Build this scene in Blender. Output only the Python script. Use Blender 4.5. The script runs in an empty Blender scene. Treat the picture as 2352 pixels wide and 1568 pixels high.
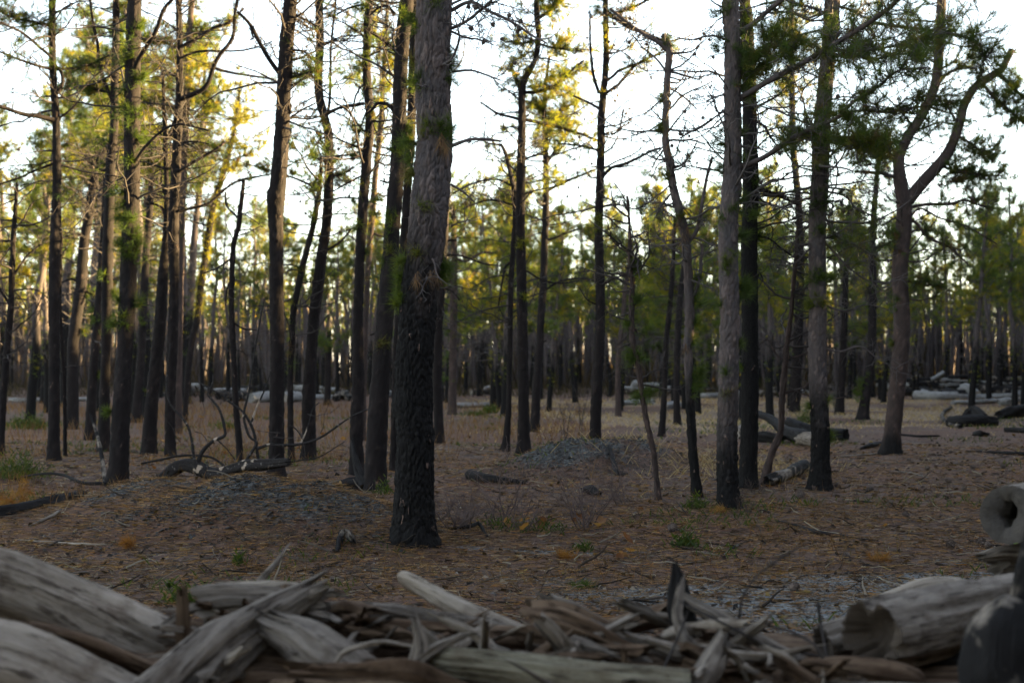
import bpy, math, random
import numpy as np
from mathutils import Vector, Matrix

# ------------------------------------------------------------------ camera, sky, sun, exposure
SC = bpy.context.scene
COL = SC.collection
CAM_H = 1.35                      # eye height of the photographer, metres
FPX = 2352 * 50 / 36              # focal length in pixels of a 2352 px wide frame
PITCH = math.atan((845 - 784) / FPX)
cam_data = bpy.data.cameras.new('camera')
cam_data.lens = 50; cam_data.sensor_width = 36
cam_data.clip_start = 0.05; cam_data.clip_end = 3000
cam_data.dof.use_dof = True
cam_data.dof.focus_distance = 11.2
cam_data.dof.aperture_fstop = 2.4
cam = bpy.data.objects.new('camera', cam_data); COL.objects.link(cam)
cam.location = (0, 0, CAM_H)
cam.rotation_euler = (math.pi / 2 + PITCH, 0, 0)
SC.camera = cam

SUN_EL = math.radians(10.0)
SUN_AZ = math.radians(80.0)       # clockwise from the view direction: low sun from the right
world = bpy.data.worlds.new('World'); SC.world = world; world.use_nodes = True
wn = world.node_tree.nodes; wl = world.node_tree.links; wn.clear()
w_out = wn.new('ShaderNodeOutputWorld'); w_bg = wn.new('ShaderNodeBackground')
w_sky = wn.new('ShaderNodeTexSky'); w_sky.sky_type = 'NISHITA'; w_sky.sun_disc = False
w_sky.sun_elevation = SUN_EL; w_sky.sun_rotation = SUN_AZ
w_sky.air_density = 1.0; w_sky.dust_density = 0.35; w_sky.ozone_density = 1.0
w_hs = wn.new('ShaderNodeHueSaturation'); w_hs.inputs['Saturation'].default_value = 0.62
w_bg.inputs['Strength'].default_value = 0.055
wl.new(w_sky.outputs[0], w_hs.inputs['Color']); wl.new(w_hs.outputs[0], w_bg.inputs['Color'])
wl.new(w_bg.outputs[0], w_out.inputs['Surface'])

sun_data = bpy.data.lights.new('sun', 'SUN'); sun_data.energy = 5.0
sun_data.angle = math.radians(0.6); sun_data.color = (1.0, 0.74, 0.34)
sun = bpy.data.objects.new('sun', sun_data); COL.objects.link(sun)
_sd = Vector((math.sin(SUN_AZ) * math.cos(SUN_EL), math.cos(SUN_AZ) * math.cos(SUN_EL), math.sin(SUN_EL)))
sun.rotation_euler = _sd.to_track_quat('Z', 'Y').to_euler()
sun.location = (60, 0, 30)

SC.view_settings.view_transform = 'Standard'; SC.view_settings.look = 'None'
SC.view_settings.exposure = 4.12; SC.view_settings.gamma = 1.0
SC.view_settings.use_curve_mapping = False
SC.render.engine = 'CYCLES'
SC.cycles.max_bounces = 5; SC.cycles.diffuse_bounces = 3; SC.cycles.glossy_bounces = 2
SC.cycles.transmission_bounces = 3; SC.cycles.transparent_max_bounces = 4
SC.cycles.use_denoising = True; SC.cycles.denoiser = 'OPENIMAGEDENOISE'; SC.cycles.denoising_input_passes = 'RGB_ALBEDO_NORMAL'

R = np.random.default_rng(7)

# ------------------------------------------------------------------ numeric helpers
def hash3(ix, iy, iz):
    h = np.sin(ix * 127.1 + iy * 311.7 + iz * 74.7) * 43758.5453
    return h - np.floor(h)

def vnoise(p):
    p = np.asarray(p, float); i = np.floor(p); f = p - i; f = f * f * (3 - 2 * f)
    r = 0
    for dx in (0, 1):
        for dy in (0, 1):
            for dz in (0, 1):
                w = (f[..., 0] if dx else 1 - f[..., 0]) * (f[..., 1] if dy else 1 - f[..., 1]) * (f[..., 2] if dz else 1 - f[..., 2])
                r = r + w * hash3(i[..., 0] + dx, i[..., 1] + dy, i[..., 2] + dz)
    return r

def fbm(p, o=3):
    p = np.asarray(p, float); a = 0.5; r = 0; t = 0
    for k in range(o):
        r = r + a * vnoise(p * (2.03 ** k) + 17.3 * k); t += a; a *= 0.5
    return r / t

def sstep(a, b, x):
    t = np.clip((x - a) / (b - a), 0, 1); return t * t * (3 - 2 * t)

def nrm(v):
    v = np.asarray(v, float)
    return v / np.maximum(np.sqrt((v * v).sum(-1, keepdims=True)), 1e-9)

def cross(a, b):
    return np.stack([a[..., 1] * b[..., 2] - a[..., 2] * b[..., 1], a[..., 2] * b[..., 0] - a[..., 0] * b[..., 2], a[..., 0] * b[..., 1] - a[..., 1] * b[..., 0]], -1)

MOUNDS = [  # x, y, height, sx, sy  gravel heaps
    (-2.05, 11.95, .36, .68, .60), (-1.42, 11.6, .20, .5, .5), (-3.35, 13.2, .30, .50, .55), (-2.7, 12.0, .10, .6, .7), (-0.95, 10.9, .07, .35, .35),
    (0.92, 18.8, .36, .60, .55), (1.66, 19.8, .40, .46, .5), (0.55, 18.3, .12, .45, .4)]

def terrain(x, y):
    x = np.asarray(x, float); y = np.asarray(y, float)
    p = np.stack([x, y, np.zeros_like(x)], -1)
    d = np.hypot(x, y)
    z = (fbm(p * .35, 2) - .5) * .10 + (fbm(p * 1.7, 3) - .5) * .05 * (1 + np.clip(d / 30, 0, 2))
    z = z + (fbm(p * .04 + 5, 2) - .5) * .16 * sstep(25, 90, d)
    z = z - 0.02
    bump = 1 + .5 * (fbm(p * 2.6 + 3, 3) - .5)
    for mx, my, h, sx, sy in MOUNDS:
        q = ((x - mx) / sx) ** 2 + ((y - my) / sy) ** 2
        z = z + h * np.exp(-.5 * q) * bump
    return z

def graded(lo, hi, step, far, g=1.16):
    a = list(np.arange(lo, hi + 1e-6, step)); s = step; b = [hi]
    while b[-1] < far: s *= g; b.append(b[-1] + s)
    s = step; c = [lo]
    while c[-1] > -far: s *= g; c.append(c[-1] - s)
    return np.array(c[:0:-1] + a + b[1:])

_xs = graded(-5.5, 6.0, .06, 420); _ys = graded(3.5, 21, .06, 420)
_X, _Y = np.meshgrid(_xs, _ys); _x = _X.ravel(); _y = _Y.ravel()
_p = np.stack([_x, _y, np.zeros_like(_x)], -1)
_z = terrain(_x, _y) + (fbm(_p * 14, 2) - .5) * .022 * np.exp(-(np.maximum(0, np.hypot(_x, _y - 10) - 9) / 8) ** 2)
_Z = _z.reshape(_X.shape)

def terr(x, y):
    i = int(np.clip(np.searchsorted(_xs, x) - 1, 0, len(_xs) - 2)); j = int(np.clip(np.searchsorted(_ys, y) - 1, 0, len(_ys) - 2))
    a = (x - _xs[i]) / (_xs[i + 1] - _xs[i]); b = (y - _ys[j]) / (_ys[j + 1] - _ys[j])
    return float((_Z[j, i] * (1 - a) + _Z[j, i + 1] * a) * (1 - b) + (_Z[j + 1, i] * (1 - a) + _Z[j + 1, i + 1] * a) * b)

_cp, _sp = math.cos(PITCH), math.sin(PITCH)
def ray(px, py):
    u = (px - 1176) / FPX; v = -(py - 784) / FPX
    return np.array([u, _cp - v * _sp, _sp + v * _cp])

def at(px, py, depth):
    d = ray(px, py); return np.array([0, 0, CAM_H]) + d * (depth / d[1])

def ground(px, py):
    d = ray(px, py); z = 0.0
    for k in range(16):
        t = (z - CAM_H) / d[2]
        p = np.array([0, 0, CAM_H]) + d * t
        z = .5 * z + .5 * terr(p[0], p[1])
    p[2] = terr(p[0], p[1]); return p

# ------------------------------------------------------------------ mesh helpers
class MB:
    def __init__(self):
        self.V = []; self.Q = []; self.T = []; self.n = 0; self.A = {}
    def add(self, V, quads=None, tris=None, **attrs):
        V = np.asarray(V, float).reshape(-1, 3)
        if quads is not None and len(quads): self.Q.append(np.asarray(quads, np.int64).reshape(-1, 4) + self.n)
        if tris is not None and len(tris): self.T.append(np.asarray(tris, np.int64).reshape(-1, 3) + self.n)
        for k, a in attrs.items():
            self.A.setdefault(k, []).append((self.n, np.asarray(a, float)))
        self.V.append(V); self.n += len(V)
    def mesh(self, name, mat=None, smooth=True, origin=None):
        V = np.concatenate(self.V) if self.V else np.zeros((0, 3))
        if origin is not None: V = V - np.asarray(origin)
        Q = np.concatenate(self.Q) if self.Q else np.zeros((0, 4), np.int64)
        T = np.concatenate(self.T) if self.T else np.zeros((0, 3), np.int64)
        me = bpy.data.meshes.new(name)
        me.vertices.add(len(V)); me.vertices.foreach_set('co', V.astype(np.float32).ravel())
        nl = len(Q) * 4 + len(T) * 3
        me.loops.add(nl); me.loops.foreach_set('vertex_index', np.concatenate([Q.ravel(), T.ravel()]).astype(np.int32))
        me.polygons.add(len(Q) + len(T))
        ls = np.concatenate([np.arange(len(Q)) * 4, len(Q) * 4 + np.arange(len(T)) * 3]).astype(np.int32)
        me.polygons.foreach_set('loop_start', ls)
        me.polygons.foreach_set('use_smooth', np.full(len(Q) + len(T), smooth))
        me.update(calc_edges=True)
        for k, lst in self.A.items():
            vec = lst[0][1].ndim == 2
            buf = np.zeros((len(V), 3) if vec else len(V), np.float32)
            for off, a in lst: buf[off:off + len(a)] = a
            at_ = me.attributes.new(k, 'FLOAT_VECTOR' if vec else 'FLOAT', 'POINT')
            at_.data.foreach_set('vector' if vec else 'value', buf.ravel())
        if mat: me.materials.append(mat)
        return me

def link(name, data, parent=None, loc=None):
    o = bpy.data.objects.new(name, data); COL.objects.link(o)
    if parent is not None: o.parent = parent
    if loc is not None: o.location = [float(c) for c in loc]
    return o

def tag(o, label=None, cat=None, group=None, kind=None):
    if label: o['label'] = label
    if cat: o['category'] = cat
    if group: o['group'] = group
    if kind: o['kind'] = kind
    return o

def empty(name, loc, rz=0.0, sc=1.0):
    o = bpy.data.objects.new(name, None); COL.objects.link(o); o.empty_display_size = .1
    o.location = [float(c) for c in loc]; o.rotation_euler = (0, 0, rz)
    o.scale = (sc, sc, sc)
    return o

def catmull(P, spacing, s_max=None):
    """P: (n,k) control rows (xyz + extra); returns rows at about `spacing` apart (a number or a function of the row)."""
    P = np.asarray(P, float)
    if len(P) == 2: P = np.stack([P[0], (P[0] + P[1]) / 2, P[1]])
    E = np.concatenate([[2 * P[0] - P[1]], P, [2 * P[-1] - P[-2]]])
    out = []
    for i in range(len(P) - 1):
        a, b, c, d = E[i], E[i + 1], E[i + 2], E[i + 3]
        L = np.linalg.norm((c - b)[:3])
        sp = spacing(b) if callable(spacing) else spacing
        n = max(1, int(round(L / sp)))
        t = (np.arange(n) / n)[:, None]
        out.append(.5 * ((2 * b) + (c - a) * t + (2 * a - 5 * b + 4 * c - d) * t ** 2 + (-a + 3 * b - 3 * c + d) * t ** 3))
    out.append(P[-1:])
    return np.concatenate(out)

def ring_frames(pts):
    T = nrm(np.gradient(pts, axis=0))
    m = nrm(pts[-1] - pts[0])
    ref = np.array([1., 0, 0]) if abs(m[0]) < .75 else np.array([0, 0, 1.])
    N = nrm(cross(cross(T, ref), T)); B = cross(T, N)
    return T, N, B

_qcache = {}
def tube_quads(n, s):
    if (n, s) not in _qcache:
        i = np.arange(n - 1)[:, None] * s; j = np.arange(s)[None]; k = (j + 1) % s
        _qcache[(n, s)] = np.stack([i + j, i + k, i + s + k, i + s + j], -1).reshape(-1, 4)
    return _qcache[(n, s)]

def tube(mb, pts, rad, sides=4, **attrs):
    pts = np.asarray(pts, float); rad = np.asarray(rad, float)
    T, N, B = ring_frames(pts)
    th = np.arange(sides) * (2 * math.pi / sides)
    V = pts[:, None] + rad[:, None, None] * (np.cos(th)[None, :, None] * N[:, None] + np.sin(th)[None, :, None] * B[:, None])
    n = len(pts)
    at_ = {k: np.full(n * sides, v) if np.isscalar(v) else np.repeat(v, sides) for k, v in attrs.items()}
    mb.add(V.reshape(-1, 3), tube_quads(n, sides), **at_)

def grow(rng, start, d, length, nseg, wob, up=0.0):
    """A crooked polyline."""
    d = nrm(np.asarray(d, float)); p = np.asarray(start, float); out = [p]
    st = length / nseg
    for k in range(nseg):
        d = nrm(d + rng.normal(0, wob, 3) + np.array([0, 0, up]))
        p = p + d * st; out.append(p)
    return np.array(out)

def rnd_unit(rng, n):
    v = rng.normal(size=(n, 3)); return nrm(v)

def needles(mb, rng, P, D, k, length, width, bias=0.9, shoot=.06, tint=None, droop=0.0):
    """k needles round each tuft P (n,3) with shoot direction D."""
    P = np.asarray(P, float).reshape(-1, 3); D = nrm(np.asarray(D, float).reshape(-1, 3)); n = len(P)
    if n == 0: return
    tt = rng.random(n) if tint is None else np.broadcast_to(np.asarray(tint, float), (n,))
    P = np.repeat(P, k, 0); D = np.repeat(D, k, 0); tt = np.repeat(tt, k)
    d = nrm(D * bias + rnd_unit(rng, n * k)); d[:, 2] -= droop; d = nrm(d)
    base = P - D * (rng.random((n * k, 1)) * shoot)
    L = length * rng.uniform(.65, 1.15, (n * k, 1))
    side = nrm(cross(d, rnd_unit(rng, n * k))) * (width / 2)
    tip = base + d * L
    V = np.stack([base - side, base + side, tip], 1).reshape(-1, 3)
    mb.add(V, tris=np.arange(n * k * 3).reshape(-1, 3), tint=np.repeat(np.clip(tt + rng.normal(0, .07, n * k), 0, 1), 3))

# ------------------------------------------------------------------ materials
class NT:
    def __init__(self, name):
        self.m = bpy.data.materials.new(name); self.m.use_nodes = True
        self.t = self.m.node_tree; self.t.nodes.clear()
        self.out = self.t.nodes.new('ShaderNodeOutputMaterial')
    def n(self, typ, ins=None, **props):
        nd = self.t.nodes.new('ShaderNode' + typ)
        for k, v in props.items(): setattr(nd, k, v)
        for k, v in (ins or {}).items(): self.set(nd.inputs[k], v)
        return nd
    def set(self, sock, v):
        if isinstance(v, bpy.types.NodeSocket): self.t.links.new(v, sock)
        elif isinstance(v, bpy.types.Node): self.t.links.new(v.outputs[0], sock)
        elif isinstance(v, tuple) and len(v) == 3 and sock.type == 'RGBA': sock.default_value = (*v, 1)
        else: sock.default_value = v
    def noise(self, vec, scale, detail=3, rough=.55):
        nd = self.n('TexNoise', {'Scale': scale, 'Detail': detail, 'Roughness': rough})
        if vec is not None: self.set(nd.inputs['Vector'], vec)
        return nd.outputs['Fac']
    def ramp(self, fac, stops):
        nd = self.n('ValToRGB'); self.set(nd.inputs['Fac'], fac)
        e = nd.color_ramp.elements
        while len(e) < len(stops): e.new(.5)
        for el, (p, c) in zip(e, stops): el.position = p; el.color = (*c, 1) if len(c) == 3 else c
        return nd.outputs['Color']
    def mix(self, f, a, b, mode='MIX'):
        nd = self.n('MixRGB', blend_type=mode); self.set(nd.inputs['Fac'], f)
        self.set(nd.inputs['Color1'], a); self.set(nd.inputs['Color2'], b); return nd.outputs['Color']
    def math(self, op, a, b=0.0, clamp=False):
        nd = self.n('Math', operation=op, use_clamp=clamp); self.set(nd.inputs[0], a); self.set(nd.inputs[1], b); return nd.outputs[0]
    def attr(self, name, out='Fac'):
        return self.n('Attribute', attribute_name=name).outputs[out]
    def coord(self, kind='Object', scale=None):
        c = self.n('TexCoord').outputs[kind]
        if scale is None: return c
        return self.n('Mapping', {'Vector': c, 'Scale': scale}).outputs[0]
    def remap(self, v, a, b, c=0., d=1.):
        return self.n('MapRange', {'Value': v, 'From Min': a, 'From Max': b, 'To Min': c, 'To Max': d}).outputs[0]
    def bsdf(self, col, rough=.9, bump=None, strength=.5, dist=.01, spec=.12):
        b = self.n('BsdfPrincipled', {'Base Color': col, 'Roughness': rough, 'Specular IOR Level': spec})
        if bump is not None:
            bn = self.n('Bump', {'Height': bump, 'Strength': strength, 'Distance': dist})
            self.set(b.inputs['Normal'], bn.outputs[0])
        self.t.links.new(b.outputs[0], self.out.inputs['Surface']); return b

def mat_bark(name, a, b, flake, chcol=(.0065, .006, .006)):
    N = NT(name)
    co = N.coord('Object')
    st = N.n('Mapping', {'Vector': co, 'Scale': (1, 1, .35)}).outputs[0]
    n1 = N.noise(st, 9, 3); n2 = N.noise(st, 60, 4, .65)
    pl = N.attr('plate')
    col = N.mix(N.remap(n1, .3, .7), a, b)
    col = N.mix(N.remap(pl, .5, 1.0, 0, .8), col, tuple(c * 1.9 for c in b))
    col = N.mix(N.remap(n2, .25, .8, .0, .55), col, tuple(min(1, c * 1.9) for c in a))
    ch = N.attr('char')
    chn = N.math('ADD', ch, N.remap(N.noise(st, 5, 4, .6), .2, .8, -.45, .45), True)
    chm = N.remap(chn, .22, .78)
    chc = N.mix(N.remap(n2, .35, .75), chcol, tuple(c * 2.4 for c in chcol))
    col = N.mix(chm, col, chc)
    fl = N.math('MULTIPLY', N.remap(pl, .965, .975), N.remap(N.noise(st, 40, 2), .5, .58))
    col = N.mix(fl, col, flake)
    N.bsdf(col, .88, N.math('ADD', n2, N.math('MULTIPLY', N.noise(st, 170, 2), .4)), .9, .010, .05)
    return N.m

def mat_foliage(name, stops, rough=.55):
    N = NT(name)
    t = N.attr('tint')
    col = N.ramp(t, stops)
    d = N.n('BsdfPrincipled', {'Base Color': col, 'Roughness': rough, 'Specular IOR Level': .12})
    tr = N.n('BsdfTranslucent', {'Color': N.mix(1.0, col, (1.5, 1.35, .5), 'MULTIPLY')})
    mx = N.n('MixShader', {'Fac': .5}); N.t.links.new(d.outputs[0], mx.inputs[1]); N.t.links.new(tr.outputs[0], mx.inputs[2])
    N.t.links.new(mx.outputs[0], N.out.inputs['Surface'])
    return N.m

def mat_twig(name, a, b):
    N = NT(name); co = N.coord('Object')
    col = N.mix(N.remap(N.noise(co, 6, 3), .3, .7), a, b)
    N.bsdf(col, .9, N.noise(co, 140, 2), .4, .003, .15); return N.m

def mat_wood(name, a, b, c, dark=(.03, .024, .02), chars=0.0, gs=1.0):
    """Weathered wood: streaks along the grain vector stored on the mesh."""
    N = NT(name); g = N.attr('grain', 'Vector')
    n1 = N.noise(g, 20 * gs, 6, .75); n2 = N.noise(g, 55 * gs, 5, .7); n3 = N.noise(N.coord('Object'), 9, 5, .65)
    col = N.mix(N.remap(n1, .36, .62), a, b)
    col = N.mix(N.remap(n3, .5, .74, 0, .8), col, c)
    col = N.mix(N.remap(n2, .53, .62, 0, .85), col, dark)
    if chars > 0:
        ch = N.remap(N.noise(N.coord('Object'), 3.5, 4, .6), .62 - .5 * chars, .72 - .5 * chars)
        col = N.mix(ch, col, (.012, .011, .011))
    N.bsdf(col, .9, N.math('ADD', N.math('ADD', N.math('MULTIPLY', n1, .8), N.math('MULTIPLY', n2, .7)), N.math('MULTIPLY', n3, .5)), 1.0, .018, .06)
    return N.m

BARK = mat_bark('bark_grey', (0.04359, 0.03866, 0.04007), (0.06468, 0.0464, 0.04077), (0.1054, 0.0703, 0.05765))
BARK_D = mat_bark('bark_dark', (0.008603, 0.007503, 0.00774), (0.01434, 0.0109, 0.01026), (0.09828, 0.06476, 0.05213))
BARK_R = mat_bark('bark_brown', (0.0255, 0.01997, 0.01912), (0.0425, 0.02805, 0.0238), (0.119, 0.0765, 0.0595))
TWIG = mat_twig('twig_grey', (.050, .042, .040), (.085, .073, .070))
TWIG_D = mat_twig('twig_dark', (.018, .015, .0145), (.040, .032, .029))
TWIG_R = mat_twig('twig_brown', (.038, .026, .022), (.065, .046, .038))
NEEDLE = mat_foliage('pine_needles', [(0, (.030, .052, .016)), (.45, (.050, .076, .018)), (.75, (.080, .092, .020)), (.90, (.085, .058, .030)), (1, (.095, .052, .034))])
NEEDLE_F = mat_foliage('pine_needles_far_sungold', [(0, (.042, .066, .022)), (.4, (.078, .105, .024)), (.72, (.170, .162, .015)), (.9, (.23, .185, .018)), (1, (.17, .10, .05))])  # upper stops gilded: warm sunlight painted into the needle colour
NEEDLE_B = mat_foliage('pine_needles_dead', [(0, (.10, .062, .042)), (.5, (.13, .085, .06)), (1, (.20, .12, .07))])
NEEDLE_O = mat_foliage('pine_needles_orange', [(0, (0.1365, 0.05512, 0.01575)), (.5, (0.1785, 0.084, 0.02625)), (1, (0.2205, 0.126, 0.04725))])

# ------------------------------------------------------------------ ground
def gravel_mask(x, y):
    p = np.stack([x, y, np.zeros_like(x)], -1)
    g = np.zeros_like(x)
    for mx, my, h, sx, sy in MOUNDS:
        g = np.maximum(g, np.exp(-.5 * (((x - mx) / (sx * 1.25)) ** 2 + ((y - my) / (sy * 1.25)) ** 2)) * (1.0 if h > .1 else .7))
    for cx, cy, sx, sy, a in [(2.0, 8.4, 1.2, .55, 1.8), (2.9, 9.3, 1.0, .35, 1.5), (.35, 10.75, .7, .16, .95), (3.3, 10.2, .5, .2, .75), (.1, 9.2, 1.2, .35, .6),
                              (1.2, 7.6, .6, .3, 1.0), (-1.0, 9.9, .6, .25, .8), (-.5, 8.6, .8, .3, .55), (3.6, 22, 1.2, .5, .6)]:
        g = np.maximum(g, a * np.exp(-.5 * (((x - cx) / sx) ** 2 + ((y - cy) / sy) ** 2)))
    return np.clip(g * 1.35 - .45 + (fbm(p * 3.2 + 9, 3) - .5) * .9, 0, 1)

def grass_mask(x, y):
    p = np.stack([x, y, np.zeros_like(x)], -1)
    m = sstep(29, 38, y + (fbm(p * .2, 2) - .5) * 14) * (1 - sstep(58, 70, y)) * sstep(-2.5, 1, x + (y - 40) * .05) * sstep(.36, .52, fbm(p * .45 + 2, 2))
    return m

gb = MB()
nx, ny = len(_xs), len(_ys)
ii = np.arange(ny - 1)[:, None] * nx + np.arange(nx - 1)[None]
gb.add(np.stack([_x, _y, _z], -1), np.stack([ii, ii + 1, ii + nx + 1, ii + nx], -1).reshape(-1, 4),
       gravel=gravel_mask(_x, _y), grass=grass_mask(_x, _y),
       track=np.clip(sum(a * np.exp(-.5 * (((_x - cx) / sx) ** 2 + ((_y - cy) / sy) ** 2)) for cx, cy, sx, sy, a in [(2.0, 8.4, 1.2, .55, 1.3), (2.9, 9.3, 1.0, .35, 1.2), (1.2, 7.6, .6, .3, .8), (.35, 10.75, .7, .16, .8)]), 0, 1))
def mat_ground():
    N = NT('forest_floor'); co = N.coord('Object')
    n1 = N.noise(co, 1.1, 4, .6); n2 = N.noise(co, 13, 5, .65); n3 = N.noise(co, 75, 3, .7); n4 = N.noise(co, .23, 3)
    duff = N.ramp(n2, [(.30, (0.02783, 0.01633, 0.01169)), (.46, (0.07491, 0.04334, 0.03054)), (.62, (0.1198, 0.07205, 0.05066)), (.78, (0.1873, 0.1261, 0.09613))])
    duff = N.mix(N.remap(n1, .46, .70, 0, .7), duff, N.ramp(n2, [(.3, (0.05632, 0.03897, 0.03248)), (.7, (0.169, 0.1212, 0.1021))]))
    duff = N.mix(N.remap(n4, .46, .62, 0, .7), duff, N.ramp(n2, [(.3, (0.05137, 0.02252, 0.01299)), (.7, (0.1605, 0.07429, 0.04157))]))
    duff = N.mix(N.remap(N.noise(co, 2.3, 5, .7), .55, .66, 0, .85), duff, (.024, .016, .012))
    green = N.math('MULTIPLY', N.remap(N.noise(co, .9, 4, .6), .58, .66), N.remap(n2, .42, .6))
    duff = N.mix(N.math('MULTIPLY', green, .4), duff, (.042, .050, .015))
    v = N.n('TexVoronoi', {'Vector': co, 'Scale': 34.0}, feature='F1')
    grav = N.ramp(v.outputs['Color'], [(0, (0.03347, 0.03569, 0.0368)), (.5, (0.06915, 0.07365, 0.0747)), (1, (0.1338, 0.1361, 0.1338))])
    grav = N.mix(N.remap(n2, .35, .7, 0, .35), grav, (.055, .038, .028))
    grav = N.mix(N.attr('track'), grav, N.mix(1, grav, (2.3, 2.35, 2.4), 'MULTIPLY'))
    gm = N.remap(N.math('ADD', N.attr('gravel'), N.remap(n2, .2, .8, -.35, .35)), .35, .6)
    col = N.mix(gm, duff, grav)
    tan = N.ramp(n2, [(.3, (0.1054, 0.0702, 0.04634)), (.7, (0.2808, 0.2036, 0.1334))])
    gr = N.remap(N.math('ADD', N.attr('grass'), N.remap(n1, .2, .8, -.5, .5)), .45, .8, 0, .85)
    col = N.mix(gr, col, tan)
    col = N.mix(N.remap(n3, .35, .7, .0, .6), col, N.mix(1, col, (.35, .32, .3), 'MULTIPLY'))
    h = N.math('ADD', N.math('MULTIPLY', n2, 1.0), N.math('MULTIPLY', n3, .5))
    h = N.math('ADD', h, N.math('MULTIPLY', N.math('MULTIPLY', v.outputs['Distance'], gm), -.9))
    N.bsdf(col, .95, h, .9, .03, .12)
    return N.m
GROUND = mat_ground()
tag(link('ground', gb.mesh('ground', GROUND)), 'brown pine duff and grey gravel of the forest floor', kind='structure')

# ------------------------------------------------------------------ trunks
def cells(u, v, ncell):
    iu = np.floor(u); iv = np.floor(v)
    f1 = np.full(u.shape, 9.); f2 = np.full(u.shape, 9.); cid = np.zeros(u.shape)
    for du in (-1, 0, 1):
        for dv in (-1, 0, 1):
            cu = iu + du; cv = iv + dv; cm = np.mod(cu, ncell)
            x = cu + .5 + (hash3(cm, cv, 1.) - .5) * .85; y = cv + .5 + (hash3(cm, cv, 2.) - .5) * .9
            d = np.hypot(u - x, v - y); r = hash3(cm, cv, 3.)
            closer = d < f1
            f2 = np.where(closer, f1, np.minimum(f2, d)); cid = np.where(closer, r, cid); f1 = np.where(closer, d, f1)
    return f1, f2, cid

def trunk_mesh(mb, rows, sides, amp, cell=(.035, .075), char_z=None, char_soft=.5, seed=0, flare=.22, z0=0.0, knots=(), lump=.05):
    """rows: xyz + radius. Real plated bark: raised plates, sunk cracks."""
    pts, rad = rows[:, :3], rows[:, 3]
    T, N, B = ring_frames(pts)
    s = np.concatenate([[0], np.cumsum(np.linalg.norm(np.diff(pts, axis=0), axis=1))])
    th = np.arange(sides) * (2 * math.pi / sides)
    TH, S = np.meshgrid(th, s)
    ra = float(np.mean(rad)); nc = max(5, int(round(2 * math.pi * ra / cell[0])))
    cyl = np.stack([np.cos(TH) * ra, np.sin(TH) * ra, S], -1)
    w1 = fbm(cyl * [14, 14, 6] + seed, 2) - .5; w2 = fbm(cyl * [14, 14, 6] + seed + 40, 2) - .5
    f1, f2, cid = cells(TH / (2 * math.pi) * nc + w1 * 2.2, S / cell[1] + w2 * 2.0 + seed, nc)
    g1, g2, gid = cells(TH / (2 * math.pi) * nc * 2 + w2 * 2.6, S / cell[1] * 2.1 + w1 * 2.4 + seed, nc * 2)
    crack = .62 * sstep(.02, .24, f2 - f1) + .38 * sstep(.02, .3, g2 - g1) + .35 * (gid - .5)
    cid = np.where(gid > .965, gid, np.clip(.6 * cid + .4 * gid, 0, .95))
    big = fbm(cyl * [6, 6, 2.2] + seed + 7, 3) - .5
    disp = amp * (1.25 * crack - .85 + .9 * (cid - .5)) + lump * ra * 2 * big + amp * .8 * (fbm(cyl * [70, 70, 30], 2) - .5)
    zz = pts[:, 2][:, None] - z0
    fl = flare * np.exp(-np.maximum(zz, 0) / .11) * (1 + .5 * np.cos(TH * 3 + seed) * np.cos(TH * 2 + seed * 2)) + .05 * np.exp(-np.maximum(zz, 0) / .5)
    rr = rad[:, None] * (1 + fl) + disp
    for (ks, kth, kr, kh) in knots:
        d2 = (S - ks) ** 2 + ((np.mod(TH - kth + math.pi, 2 * math.pi) - math.pi) * ra) ** 2
        rr = rr + kh * np.exp(-.5 * d2 / kr ** 2)
    V = pts[:, None] + rr[..., None] * (np.cos(TH)[..., None] * N[:, None] + np.sin(TH)[..., None] * B[:, None])
    ch = np.zeros_like(TH)
    if char_z is not None:
        ch = sstep(char_z + char_soft, char_z - char_soft, zz + (fbm(cyl * [5, 5, 1.2] + seed, 2) - .5) * .9) + np.zeros_like(TH)
    mb.add(V.reshape(-1, 3), tube_quads(len(pts), sides), plate=cid.ravel(), char=ch.ravel())

def cone_mesh():
    mb = MB()
    n = 8
    t = np.linspace(0, 1, 7)
    prof = np.array([.25, .85, 1.0, .92, .7, .42, .08]) * .024
    th = np.arange(n) * 2 * math.pi / n
    V = np.stack([np.stack([prof[i] * np.cos(th + (i % 2) * .39) * (1.14 if i % 2 else .9), prof[i] * np.sin(th + (i % 2) * .39) * (1.14 if i % 2 else .9), np.full(n, t[i] * .058)], -1) for i in range(7)])
    mb.add(V.reshape(-1, 3), tube_quads(7, n))
    # scales that stand out
    for i in range(1, 6):
        for j in range(8):
            a = th[j] + (i % 2) * .39; c = np.array([math.cos(a), math.sin(a), 0]); sd = np.array([-math.sin(a), math.cos(a), 0])
            b = c * prof[i] * .8 + [0, 0, t[i] * .058]; tip = c * (prof[i] * 1.25 + .003) + [0, 0, t[i] * .058 + .004]
            mb.add([b - sd * .007, b + sd * .007, tip + sd * .003, tip - sd * .003, b - [0, 0, .006]], [[0, 1, 2, 3]], [[0, 4, 3], [1, 2, 4]])
    N = NT('cone_scale'); c = N.mix(N.remap(N.noise(N.coord('Object'), 60, 2), .3, .7), (.045, .034, .030), (.12, .09, .076)); N.bsdf(c, .85, spec=.15)
    return mb.mesh('pine_cone', N.m, smooth=False)
CONE = cone_mesh()

def add_cone(parent, p, rng, hang=True, sc=1.0):
    o = link('cone', CONE, parent, p)
    o.rotation_euler = (math.pi + rng.normal(0, .5), rng.normal(0, .5), rng.random() * 6) if hang else (1.4 + rng.normal(0, .3), rng.normal(0, .4), rng.random() * 6.28)
    o.scale = [sc] * 3
    return o

def nsize(depth):
    if depth < 15: return 36, .13, .0029
    if depth < 21: return 30, .13, .0042
    if depth < 32: return 22, .13, .0066
    return 16, .14, .0095

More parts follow.
